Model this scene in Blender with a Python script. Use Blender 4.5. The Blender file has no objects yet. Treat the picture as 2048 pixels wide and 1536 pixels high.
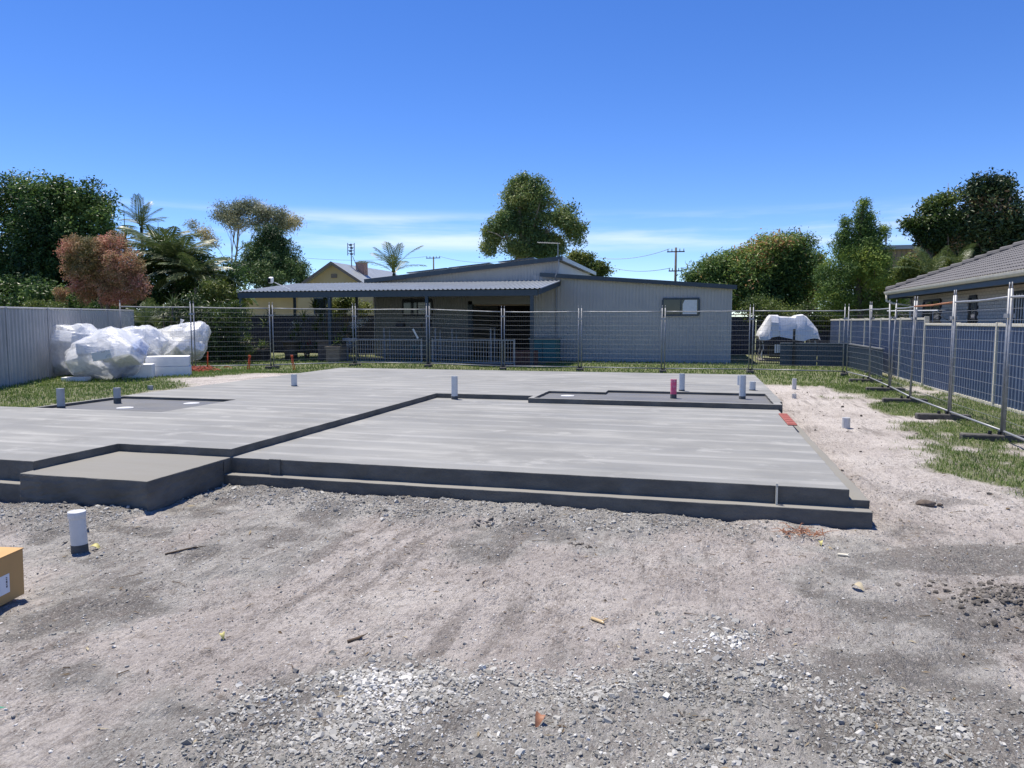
import bpy, bmesh, math, random
import numpy as np
from mathutils import Vector, Matrix, Quaternion

# ------------------------------------------------------------------ camera, world, sun, exposure
SC = bpy.context.scene
COL = SC.collection
EYE = 1.70
PITCH = math.atan(125 / 1470.0)
YAW = math.radians(14.3)
cam_d = bpy.data.cameras.new("camera")
cam = bpy.data.objects.new("camera", cam_d)
COL.objects.link(cam)
cam.location = (0, 0, EYE)
cam.rotation_euler = (math.pi / 2 - PITCH, 0, YAW)
cam_d.sensor_width = 36.0
cam_d.lens = 36.0 * 1470 / 2048
cam_d.clip_end = 5000
cam_d.clip_start = 0.05
SC.camera = cam

SUN_DIR = Vector((-0.29, 0.20, 1.0)).normalized()
sun_el = math.asin(SUN_DIR.z)
sun_az = math.atan2(SUN_DIR.x, SUN_DIR.y)
SKY_STRENGTH, SUN_STRENGTH = 0.098, 5.0

world = bpy.data.worlds.new("World")
SC.world = world
world.use_nodes = True
wn, wl = world.node_tree.nodes, world.node_tree.links
wn.clear()
w_out = wn.new("ShaderNodeOutputWorld")
w_bg = wn.new("ShaderNodeBackground")
w_sky = wn.new("ShaderNodeTexSky")
w_sky.sky_type = 'NISHITA'
w_sky.sun_disc = False
w_sky.sun_elevation = sun_el
w_sky.sun_rotation = sun_az
w_sky.altitude = 0
w_sky.air_density = 0.7
w_sky.dust_density = 0.0
w_sky.ozone_density = 3.8
w_hsv = wn.new("ShaderNodeHueSaturation")
w_hsv.inputs['Saturation'].default_value = 1.24
w_hsv.inputs['Hue'].default_value = 0.513
w_hsv.inputs['Value'].default_value = 1.46
wl.new(w_sky.outputs[0], w_hsv.inputs['Color'])
# thin cloud streaks low over the horizon, all the way round
w_tc = wn.new("ShaderNodeTexCoord")
w_map = wn.new("ShaderNodeMapping")
w_map.inputs['Scale'].default_value = (2.2, 2.2, 25.0)
w_map.inputs['Location'].default_value = (0.3, 1.9, 0.2)
w_noise = wn.new("ShaderNodeTexNoise")
w_noise.inputs['Scale'].default_value = 1.0
w_noise.inputs['Detail'].default_value = 7.0
w_noise.inputs['Roughness'].default_value = 0.55
wl.new(w_tc.outputs['Generated'], w_map.inputs['Vector'])
wl.new(w_map.outputs[0], w_noise.inputs['Vector'])
w_r1 = wn.new("ShaderNodeMapRange")
w_r1.interpolation_type = 'SMOOTHSTEP'
w_r1.inputs[1].default_value = 0.40
w_r1.inputs[2].default_value = 0.66
wl.new(w_noise.outputs['Fac'], w_r1.inputs[0])
w_sep = wn.new("ShaderNodeSeparateXYZ")
wl.new(w_tc.outputs['Generated'], w_sep.inputs[0])
w_up = wn.new("ShaderNodeMapRange")
w_up.interpolation_type = 'SMOOTHSTEP'
w_up.inputs[1].default_value = 0.086
w_up.inputs[2].default_value = 0.106
wl.new(w_sep.outputs['Z'], w_up.inputs[0])
w_dn = wn.new("ShaderNodeMapRange")
w_dn.interpolation_type = 'SMOOTHSTEP'
w_dn.inputs[1].default_value = 0.126
w_dn.inputs[2].default_value = 0.150
w_dn.inputs[3].default_value = 1.0
w_dn.inputs[4].default_value = 0.0
wl.new(w_sep.outputs['Z'], w_dn.inputs[0])
w_m1 = wn.new("ShaderNodeMath"); w_m1.operation = 'MULTIPLY'
w_m2 = wn.new("ShaderNodeMath"); w_m2.operation = 'MULTIPLY'
w_m3 = wn.new("ShaderNodeMath"); w_m3.operation = 'MULTIPLY'
w_m3.inputs[1].default_value = 0.62
wl.new(w_up.outputs[0], w_m1.inputs[0]); wl.new(w_dn.outputs[0], w_m1.inputs[1])
wl.new(w_m1.outputs[0], w_m2.inputs[0]); wl.new(w_r1.outputs[0], w_m2.inputs[1])
wl.new(w_m2.outputs[0], w_m3.inputs[0])
w_mix = wn.new("ShaderNodeMixRGB")
w_mix.inputs['Color2'].default_value = (8.2, 8.8, 9.3, 1)
wl.new(w_m3.outputs[0], w_mix.inputs['Fac'])
wl.new(w_hsv.outputs[0], w_mix.inputs['Color1'])
wl.new(w_mix.outputs[0], w_bg.inputs['Color'])
w_bg.inputs['Strength'].default_value = SKY_STRENGTH
wl.new(w_bg.outputs[0], w_out.inputs['Surface'])

sun_d = bpy.data.lights.new("sun", 'SUN')
sun_d.energy = SUN_STRENGTH
sun_d.angle = math.radians(0.53)
sun_d.color = (1.0, 0.93, 0.82)
sun = bpy.data.objects.new("sun", sun_d)
COL.objects.link(sun)
sun.rotation_euler = SUN_DIR.to_track_quat('Z', 'Y').to_euler()
sun.location = (0, 0, 60)

SC.view_settings.view_transform = 'Standard'
SC.view_settings.look = 'None'
SC.view_settings.exposure = 0.42
SC.view_settings.gamma = 1.0
SC.view_settings.use_curve_mapping = False
SC.cycles.max_bounces = 6
SC.cycles.transparent_max_bounces = 12
SC.cycles.use_denoising = True

random.seed(11)
RNG = np.random.default_rng(5)

# ------------------------------------------------------------------ survey helpers
FW = np.array([-math.sin(YAW) * math.cos(PITCH), math.cos(YAW) * math.cos(PITCH), -math.sin(PITCH)])
RT = np.array([math.cos(YAW), math.sin(YAW), 0.0])
UP = np.cross(RT, FW)


def sight(u, v):
    return FW + RT * (u - 1024) / 1470 - UP * (v - 768) / 1470


def at(u, v, Y):
    """point on the vertical plane y = Y seen in that direction"""
    d = sight(u, v); t = Y / d[1]
    return np.array([d[0] * t, Y, EYE + d[2] * t])


def at_x(u, v, X):
    d = sight(u, v); t = X / d[0]
    return np.array([X, d[1] * t, EYE + d[2] * t])


def at_z(u, v, z):
    d = sight(u, v); t = (z - EYE) / d[2]
    return np.array([d[0] * t, d[1] * t, z])


def sstep(t):
    t = np.clip(t, 0, 1)
    return t * t * (3 - 2 * t)


def zg(x, y):
    """large-scale ground level: the yard rises a little towards the left boundary"""
    left = sstep((-7.5 - x) / 2.0)
    return 0.25 * left * sstep((y - 6.8) / 1.5) * (1 - 0.6 * sstep((y - 17) / 5.0))


def on_ground(u, v):
    z = 0.0
    for _ in range(8):
        p = at_z(u, v, z); z = float(zg(p[0], p[1]))
    return p


def vnoise(x, y, s, seed):
    x = np.asarray(x) / s + 1000.0; y = np.asarray(y) / s + 1000.0
    xi = np.floor(x).astype(np.int64); yi = np.floor(y).astype(np.int64)
    fx = x - xi; fy = y - yi
    fx = fx * fx * (3 - 2 * fx); fy = fy * fy * (3 - 2 * fy)

    def h(a, b):
        k = (a * 374761393 + b * 668265263 + seed * 1274126177) & 0xffffffff
        k = ((k ^ (k >> 13)) * 1274126177) & 0xffffffff
        k = (k ^ (k >> 16)) & 0xffffffff
        return k / 4294967295.0
    a = h(xi, yi); b = h(xi + 1, yi); c = h(xi, yi + 1); d = h(xi + 1, yi + 1)
    return (a * (1 - fx) + b * fx) * (1 - fy) + (c * (1 - fx) + d * fx) * fy


def fbm(x, y, s, seed, o=4):
    r = 0; a = 0.5
    for i in range(o):
        r = r + a * vnoise(x, y, s / 2 ** i, seed + i * 17); a *= 0.5
    return r / (1 - 0.5 ** o)


# ------------------------------------------------------------------ object helpers
BASE = {}


def tag(o, label, cat, group=None, kind=None):
    o["label"] = label
    o["category"] = cat
    if group: o["group"] = group
    if kind: o["kind"] = kind
    return o


def thing(name, label, cat, loc=(0, 0, 0), group=None, rz=0.0):
    o = bpy.data.objects.new(name, None)
    o.empty_display_size = 0.2
    COL.objects.link(o)
    o.location = loc
    o.rotation_euler = (0, 0, rz)
    BASE[o.name] = (Vector(loc), rz)
    return tag(o, label, cat, group)


def link(name, me, mat, parent=None, loc=None, rot=None, kind=None):
    o = bpy.data.objects.new(name, me)
    COL.objects.link(o)
    if mat is not None and not me.materials:
        for m in (mat if isinstance(mat, (list, tuple)) else [mat]):
            me.materials.append(m)
    if parent: o.parent = parent
    if loc is not None: o.location = loc
    if rot is not None: o.rotation_euler = rot
    if kind: o["kind"] = kind
    return o


def copy_tree(o, parent=None):
    c = o.copy(); COL.objects.link(c); c.parent = parent
    for ch in list(o.children): copy_tree(ch, c)
    return c


class MB:
    def __init__(s):
        s.V = []; s.F = []; s.M = []; s.mi = 0

    def add(s, vs, fs):
        n = len(s.V); s.V += [tuple(v) for v in vs]
        for f in fs:
            s.F.append(tuple(i + n for i in f)); s.M.append(s.mi)
        return s

    def box(s, a, b):
        x0, y0, z0 = a; x1, y1, z1 = b
        return s.add([(x0, y0, z0), (x1, y0, z0), (x1, y1, z0), (x0, y1, z0), (x0, y0, z1), (x1, y0, z1), (x1, y1, z1), (x0, y1, z1)],
                     [(0, 3, 2, 1), (4, 5, 6, 7), (0, 1, 5, 4), (1, 2, 6, 5), (2, 3, 7, 6), (3, 0, 4, 7)])

    def obox(s, c, size, rot):
        """oriented box: centre, full size, 3x3 or euler"""
        R = rot if isinstance(rot, Matrix) else Matrix.Rotation(rot[2], 3, 'Z') @ Matrix.Rotation(rot[1], 3, 'Y') @ Matrix.Rotation(rot[0], 3, 'X')
        h = [d / 2 for d in size]
        vs = []
        for z in (-1, 1):
            for x, y in ((-1, -1), (1, -1), (1, 1), (-1, 1)):
                p = R @ Vector((x * h[0], y * h[1], z * h[2]))
                vs.append((c[0] + p.x, c[1] + p.y, c[2] + p.z))
        return s.add(vs, [(0, 3, 2, 1), (4, 5, 6, 7), (0, 1, 5, 4), (1, 2, 6, 5), (2, 3, 7, 6), (3, 0, 4, 7)])

    def tube(s, pts, r, n=8, cap=True):
        pts = [Vector(p) for p in pts]
        rs = r if isinstance(r, (list, tuple)) else [r] * len(pts)
        vs = []; fs = []
        prev = None
        for i, p in enumerate(pts):
            d = (pts[min(i + 1, len(pts) - 1)] - pts[max(i - 1, 0)]).normalized()
            if prev is None:
                ref = Vector((0, 0, 1)) if abs(d.z) < 0.9 else Vector((1, 0, 0))
                a = d.cross(ref).normalized()
            else:
                a = (prev - d * prev.dot(d)).normalized()
            prev = a
            b = d.cross(a)
            for k in range(n):
                t = 2 * math.pi * k / n
                vs.append(p + (a * math.cos(t) + b * math.sin(t)) * rs[i])
        for i in range(len(pts) - 1):
            for k in range(n):
                k2 = (k + 1) % n
                fs.append((i * n + k, i * n + k2, (i + 1) * n + k2, (i + 1) * n + k))
        if cap:
            fs.append(tuple(range(n - 1, -1, -1)))
            fs.append(tuple((len(pts) - 1) * n + k for k in range(n)))
        return s.add(vs, fs)

    def prism(s, poly, ext):
        """polygon (3d points, in order) swept by vector ext"""
        n = len(poly); e = Vector(ext)
        vs = [Vector(p) for p in poly] + [Vector(p) + e for p in poly]
        fs = [tuple(range(n - 1, -1, -1)), tuple(range(n, 2 * n))]
        fs += [(i, (i + 1) % n, n + (i + 1) % n, n + i) for i in range(n)]
        return s.add(vs, fs)

    def mesh(s, name, off=(0, 0, 0), rz=0.0):
        me = bpy.data.meshes.new(name)
        V = [Vector(v) - Vector(off) for v in s.V]
        if rz:
            R = Matrix.Rotation(-rz, 3, 'Z'); V = [R @ v for v in V]
        me.from_pydata([tuple(v) for v in V], [], s.F)
        if any(s.M): me.polygons.foreach_set("material_index", s.M)
        me.update()
        return me

    def build(s, name, mat, parent=None, smooth=False, bevel=0.0, kind=None, local=False):
        """vertices are in world coordinates unless local; parts are re-based on their thing"""
        off = Vector((0, 0, 0)); rz = 0
        if parent and not local:
            root = parent
            while root.parent: root = root.parent
            off, rz = BASE.get(root.name, (Vector((0, 0, 0)), 0))
        me = s.mesh(name, off, rz)
        if smooth: me.polygons.foreach_set("use_smooth", [True] * len(me.polygons))
        o = link(name, me, mat, parent, kind=kind)
        if bevel:
            m = o.modifiers.new("bevel", 'BEVEL'); m.width = bevel; m.segments = 2; m.limit_method = 'ANGLE'
        return o


def np_mesh(name, V, F, smooth=False, tint=None):
    """V (n,3), F (m,k) arrays, all faces with k corners"""
    me = bpy.data.meshes.new(name)
    V = np.ascontiguousarray(V, dtype=np.float32); F = np.ascontiguousarray(F, dtype=np.int32)
    m, k = F.shape
    me.vertices.add(len(V)); me.vertices.foreach_set("co", V.ravel())
    me.loops.add(m * k); me.loops.foreach_set("vertex_index", F.ravel())
    me.polygons.add(m)
    me.polygons.foreach_set("loop_start", np.arange(0, m * k, k, dtype=np.int32))
    me.polygons.foreach_set("loop_total", np.full(m, k, dtype=np.int32))
    me.polygons.foreach_set("use_smooth", np.full(m, bool(smooth)))
    me.update(calc_edges=True)
    if tint is not None:
        a = me.attributes.new("tint", 'FLOAT', 'POINT')
        a.data.foreach_set("value", np.ascontiguousarray(tint, dtype=np.float32))
    return me


# ------------------------------------------------------------------ materials
MATS = {}


def newmat(name):
    m = bpy.data.materials.new(name); m.use_nodes = True
    nt = m.node_tree
    b = nt.nodes["Principled BSDF"]
    MATS[name] = m
    return m, nt, b


def paint(name, col, rough=0.6, var=0.12, scale=6.0, metal=0.0, bump=0.0, bscale=60.0, dirt=None, dirt_amt=0.0, dscale=2.0, spec=0.5, stretch=(1, 1, 1)):
    """a base colour with uneven tone, optional dirt patches and fine relief"""
    m, nt, b = newmat(name)
    N, L = nt.nodes, nt.links
    tc = N.new("ShaderNodeTexCoord")
    mp = N.new("ShaderNodeMapping"); mp.inputs['Scale'].default_value = stretch
    L.new(tc.outputs['Object'], mp.inputs[0])
    no = N.new("ShaderNodeTexNoise"); no.inputs['Scale'].default_value = scale; no.inputs['Detail'].default_value = 5
    L.new(mp.outputs[0], no.inputs['Vector'])
    rp = N.new("ShaderNodeValToRGB")
    lo = [c * (1 - var) for c in col]; hi = [min(1, c * (1 + var)) for c in col]
    rp.color_ramp.elements[0].position = 0.3; rp.color_ramp.elements[0].color = (*lo, 1)
    rp.color_ramp.elements[1].position = 0.7; rp.color_ramp.elements[1].color = (*hi, 1)
    L.new(no.outputs['Fac'], rp.inputs[0])
    out = rp.outputs[0]
    if dirt:
        n2 = N.new("ShaderNodeTexNoise"); n2.inputs['Scale'].default_value = dscale; n2.inputs['Detail'].default_value = 8
        n2.inputs['Roughness'].default_value = 0.65
        L.new(mp.outputs[0], n2.inputs['Vector'])
        mr = N.new("ShaderNodeMapRange"); mr.inputs[1].default_value = 0.5; mr.inputs[2].default_value = 0.75
        mr.inputs[4].default_value = dirt_amt
        L.new(n2.outputs['Fac'], mr.inputs[0])
        mx = N.new("ShaderNodeMixRGB"); mx.inputs[2].default_value = (*dirt, 1)
        L.new(mr.outputs[0], mx.inputs[0]); L.new(out, mx.inputs[1]); out = mx.outputs[0]
    L.new(out, b.inputs['Base Color'])
    b.inputs['Roughness'].default_value = rough
    b.inputs['Metallic'].default_value = metal
    b.inputs['Specular IOR Level'].default_value = spec
    if bump:
        nb = N.new("ShaderNodeTexNoise"); nb.inputs['Scale'].default_value = bscale; nb.inputs['Detail'].default_value = 6
        L.new(mp.outputs[0], nb.inputs['Vector'])
        bp = N.new("ShaderNodeBump"); bp.inputs['Strength'].default_value = bump; bp.inputs['Distance'].default_value = 0.02
        L.new(nb.outputs['Fac'], bp.inputs['Height']); L.new(bp.outputs[0], b.inputs['Normal'])
    return m


def leafmat(name, stops, rough=0.5, trans=0.32, spec=0.25):
    """foliage: each leaf has its own tint value that picks its colour"""
    m, nt, b = newmat(name)
    N, L = nt.nodes, nt.links
    at_ = N.new("ShaderNodeAttribute"); at_.attribute_name = "tint"
    rp = N.new("ShaderNodeValToRGB")
    e = rp.color_ramp.elements
    e[0].position = stops[0][0]; e[0].color = (*stops[0][1], 1)
    e[1].position = stops[-1][0]; e[1].color = (*stops[-1][1], 1)
    for p, c in stops[1:-1]:
        k = e.new(p); k.color = (*c, 1)
    L.new(at_.outputs['Fac'], rp.inputs[0])
    L.new(rp.outputs[0], b.inputs['Base Color'])
    b.inputs['Roughness'].default_value = rough
    b.inputs['Specular IOR Level'].default_value = spec
    tr = N.new("ShaderNodeBsdfTranslucent")
    L.new(rp.outputs[0], tr.inputs['Color'])
    mx = N.new("ShaderNodeMixShader"); mx.inputs[0].default_value = trans
    L.new(b.outputs[0], mx.inputs[1]); L.new(tr.outputs[0], mx.inputs[2])
    L.new(mx.outputs[0], N["Material Output"].inputs['Surface'])
    return m


def ramp(N, stops):
    r = N.new("ShaderNodeValToRGB"); e = r.color_ramp.elements
    e[0].position = stops[0][0]; e[0].color = (*stops[0][1], 1)
    e[1].position = stops[-1][0]; e[1].color = (*stops[-1][1], 1)
    for p, c in stops[1:-1]:
        k = e.new(p); k.color = (*c, 1)
    return r


def nmix(N, L, fac, c1, c2):
    mx = N.new("ShaderNodeMixRGB")
    if isinstance(fac, float): mx.inputs[0].default_value = fac
    else: L.new(fac, mx.inputs[0])
    for i, c in ((1, c1), (2, c2)):
        if isinstance(c, tuple): mx.inputs[i].default_value = (*c, 1)
        else: L.new(c, mx.inputs[i])
    return mx.outputs[0]


def noise(N, L, vec, scale, detail=5, rough=0.55):
    n = N.new("ShaderNodeTexNoise"); n.inputs['Scale'].default_value = scale
    n.inputs['Detail'].default_value = detail; n.inputs['Roughness'].default_value = rough
    L.new(vec, n.inputs['Vector']); return n.outputs['Fac']


def mrange(N, L, val, a, b, c=0.0, d=1.0):
    m = N.new("ShaderNodeMapRange"); m.interpolation_type = 'SMOOTHSTEP'
    for i, x in ((1, a), (2, b), (3, c), (4, d)): m.inputs[i].default_value = x
    L.new(val, m.inputs[0]); return m.outputs[0]


def mul(N, L, a, b):
    m = N.new("ShaderNodeMath"); m.operation = 'MULTIPLY'
    for i, x in ((0, a), (1, b)):
        if isinstance(x, float): m.inputs[i].default_value = x
        else: L.new(x, m.inputs[i])
    return m.outputs[0]


def vscale(N, L, vec, s, rz=0.0):
    mp = N.new("ShaderNodeMapping"); mp.inputs['Scale'].default_value = s
    mp.inputs['Rotation'].default_value = (0, 0, rz)
    L.new(vec, mp.inputs[0]); return mp.outputs[0]


def mat_ground():
    m, nt, b = newmat("ground_soil")
    N, L = nt.nodes, nt.links
    geo = N.new("ShaderNodeNewGeometry"); P = geo.outputs['Position']

    def attr(n):
        a = N.new("ShaderNodeAttribute"); a.attribute_name = n; return a.outputs['Fac']
    streak = vscale(N, L, P, (1.0, 0.45, 1.0), 0.55)
    n1 = noise(N, L, P, 0.9, 6, 0.6)
    n2 = noise(N, L, streak, 5.0, 8, 0.65)
    n3 = noise(N, L, P, 55.0, 6, 0.7)
    n4 = noise(N, L, streak, 16.0, 7, 0.7)
    n5 = noise(N, L, P, 14.0, 8, 0.72)
    n6 = noise(N, L, vscale(N, L, P, (1.0, 0.7, 1.0), 0.8), 120.0, 3, 0.6)
    n7 = noise(N, L, vscale(N, L, P, (1.0, 0.55, 1.0), 0.4), 38.0, 5, 0.65)
    sand = ramp(N, [(0.32, (0.355, 0.315, 0.287)), (0.50, (0.505, 0.457, 0.418)), (0.66, (0.63, 0.583, 0.53))])
    L.new(n1, sand.inputs[0])
    c = sand.outputs[0]
    c = nmix(N, L, mrange(N, L, n2, 0.50, 0.68, 0.0, 0.55), c, (0.235, 0.195, 0.168))
    grey = ramp(N, [(0.32, (0.225, 0.221, 0.203)), (0.66, (0.47, 0.46, 0.42))])
    L.new(n2, grey.inputs[0])
    g = mul(N, L, attr("grey"), 0.92)
    c = nmix(N, L, g, c, grey.outputs[0])
    c = nmix(N, L, attr("lime"), c, (0.62, 0.575, 0.535))
    turf = ramp(N, [(0.3, (0.085, 0.115, 0.03)), (0.7, (0.18, 0.21, 0.07))])
    L.new(n2, turf.inputs[0])
    c = nmix(N, L, attr("turf"), c, turf.outputs[0])
    c = nmix(N, L, attr("damp"), c, (0.115, 0.108, 0.098))
    # drag marks left by the excavator bucket and tyres
    drag = noise(N, L, vscale(N, L, P, (1.0, 0.10, 1.0), -0.22), 7.0, 6, 0.6)
    c = nmix(N, L, mul(N, L, mrange(N, L, drag, 0.50, 0.62, 0.0, 0.7), mrange(N, L, noise(N, L, P, 0.7, 3), 0.40, 0.58)), c, (0.20, 0.178, 0.16))
    # crumbs of bark and humus, pale grains, at three sizes; fewer where the sand is packed smooth
    pk = mrange(N, L, noise(N, L, P, 1.3, 5, 0.6), 0.40, 0.60, 0.30, 1.0)
    c = nmix(N, L, mrange(N, L, n5, 0.50, 0.66, 0.0, 0.55), c, (0.215, 0.185, 0.162))
    c = nmix(N, L, mul(N, L, pk, mrange(N, L, n4, 0.55, 0.66, 0.0, 0.6)), c, (0.16, 0.132, 0.112))
    c = nmix(N, L, mul(N, L, pk, mrange(N, L, n7, 0.53, 0.63, 0.0, 0.62)), c, (0.15, 0.128, 0.110))
    c = nmix(N, L, mul(N, L, pk, mrange(N, L, n6, 0.53, 0.62, 0.0, 0.6)), c, (0.13, 0.112, 0.098))
    c = nmix(N, L, mrange(N, L, n7, 0.34, 0.44, 0.45, 0.0), c, (0.62, 0.575, 0.53))
    c = nmix(N, L, mrange(N, L, n6, 0.36, 0.44, 0.4, 0.0), c, (0.64, 0.60, 0.555))
    L.new(c, b.inputs['Base Color'])
    b.inputs['Roughness'].default_value = 0.93
    b.inputs['Specular IOR Level'].default_value = 0.2
    hb = N.new("ShaderNodeMath"); hb.operation = 'ADD'
    L.new(mul(N, L, n4, 1.3), hb.inputs[0]); L.new(mul(N, L, n7, 1.2), hb.inputs[1])
    hb2 = N.new("ShaderNodeMath"); hb2.operation = 'ADD'
    L.new(hb.outputs[0], hb2.inputs[0]); L.new(mul(N, L, n5, 1.4), hb2.inputs[1]); hb = hb2
    bp = N.new("ShaderNodeBump"); bp.inputs['Strength'].default_value = 1.0; bp.inputs['Distance'].default_value = 0.03
    L.new(hb.outputs[0], bp.inputs['Height']); L.new(bp.outputs[0], b.inputs['Normal'])
    return m


def mat_slab(name, base, light, streaks, rough=0.55):
    m, nt, b = newmat(name)
    N, L = nt.nodes, nt.links
    geo = N.new("ShaderNodeNewGeometry"); P = geo.outputs['Position']
    big = noise(N, L, P, 0.45, 4)
    lng = vscale(N, L, P, (0.33, 1.5, 1.0), 0.05)
    fine = vscale(N, L, P, (0.5, 4.5, 1.0), -0.03)
    n_l = noise(N, L, lng, 1.6, 6, 0.6)
    n_f = noise(N, L, fine, 2.2, 7, 0.65)
    r = ramp(N, [(0.25, tuple(c * 0.86 for c in base)), (0.75, tuple(c * 1.12 for c in base))])
    L.new(big, r.inputs[0]); c = r.outputs[0]
    if streaks:
        # passes of the power trowel: slightly bowed light lines about 0.55 m apart
        wv = N.new("ShaderNodeTexWave"); wv.wave_type = 'BANDS'; wv.bands_direction = 'Y'; wv.wave_profile = 'SIN'
        wv.inputs['Scale'].default_value = 0.62; wv.inputs['Distortion'].default_value = 4.5
        wv.inputs['Detail'].default_value = 3.0; wv.inputs['Detail Scale'].default_value = 0.35
        L.new(vscale(N, L, P, (0.28, 1.0, 1.0), 0.035), wv.inputs['Vector'])
        line = mrange(N, L, wv.outputs['Fac'], 0.70, 1.0)
        brk = mrange(N, L, n_f, 0.35, 0.68)
        c = nmix(N, L, mul(N, L, mul(N, L, line, brk), streaks * 0.8), c, light)
        c = nmix(N, L, mrange(N, L, n_l, 0.47, 0.72, 0.0, streaks * 0.65), c, light)
        c = nmix(N, L, mrange(N, L, noise(N, L, vscale(N, L, P, (0.8, 1.0, 1.0), 0.5), 1.1, 7, 0.62), 0.46, 0.66, 0.0, 0.55), c, tuple(k * 0.80 for k in base))
        c = nmix(N, L, mrange(N, L, noise(N, L, vscale(N, L, P, (0.7, 1.0, 1.0), -0.5), 2.3, 8, 0.68), 0.56, 0.70, 0.0, 0.5), c, light)
        c = nmix(N, L, mrange(N, L, n_l, 0.25, 0.42, 0.35, 0.0), c, tuple(k * 0.72 for k in base))
    c = nmix(N, L, mrange(N, L, noise(N, L, P, 90.0, 4, 0.7), 0.64, 0.74, 0.0, 0.25), c, tuple(k * 0.6 for k in base))
    L.new(c, b.inputs['Base Color'])
    L.new(mrange(N, L, n_l, 0.3, 0.7, rough - 0.1, rough + 0.2), b.inputs['Roughness'])
    b.inputs['Specular IOR Level'].default_value = 0.22
    bp = N.new("ShaderNodeBump"); bp.inputs['Strength'].default_value = 0.25; bp.inputs['Distance'].default_value = 0.006
    L.new(noise(N, L, P, 45.0, 6, 0.7), bp.inputs['Height']); L.new(bp.outputs[0], b.inputs['Normal'])
    return m


def mat_glass(name, col=(0.02, 0.025, 0.03), rough=0.06):
    m, nt, b = newmat(name)
    N, L = nt.nodes, nt.links
    tc = N.new("ShaderNodeTexCoord")
    n = noise(N, L, tc.outputs['Object'], 1.5, 3)
    r = ramp(N, [(0.3, tuple(c * 0.7 for c in col)), (0.7, tuple(c * 1.5 for c in col))])
    L.new(n, r.inputs[0]); L.new(r.outputs[0], b.inputs['Base Color'])
    b.inputs['Roughness'].default_value = rough
    b.inputs['Specular IOR Level'].default_value = 0.5
    return m


def mat_film():
    """thin milky plastic film"""
    m, nt, b = newmat("plastic_film")
    N, L = nt.nodes, nt.links
    tc = N.new("ShaderNodeTexCoord")
    n = noise(N, L, tc.outputs['Object'], 3.0, 6, 0.6)
    b.inputs['Base Color'].default_value = (0.86, 0.88, 0.90, 1)
    b.inputs['Roughness'].default_value = 0.22
    b.inputs['Specular IOR Level'].default_value = 0.6
    bp = N.new("ShaderNodeBump"); bp.inputs['Strength'].default_value = 0.6; bp.inputs['Distance'].default_value = 0.03
    L.new(noise(N, L, vscale(N, L, tc.outputs['Object'], (1, 1, 3.0), 0.6), 7.0, 5, 0.6), bp.inputs['Height'])
    L.new(bp.outputs[0], b.inputs['Normal'])
    tl = N.new("ShaderNodeBsdfTranslucent"); tl.inputs[0].default_value = (0.9, 0.92, 0.95, 1)
    m0 = N.new("ShaderNodeMixShader"); m0.inputs[0].default_value = 0.35
    L.new(b.outputs[0], m0.inputs[1]); L.new(tl.outputs[0], m0.inputs[2])
    tr = N.new("ShaderNodeBsdfTransparent"); tr.inputs[0].default_value = (0.95, 0.96, 0.98, 1)
    mx = N.new("ShaderNodeMixShader")
    L.new(mrange(N, L, n, 0.35, 0.65, 0.34, 0.66), mx.inputs[0])
    L.new(m0.outputs[0], mx.inputs[2]); L.new(tr.outputs[0], mx.inputs[1])
    L.new(mx.outputs[0], N["Material Output"].inputs['Surface'])
    return m


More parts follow.
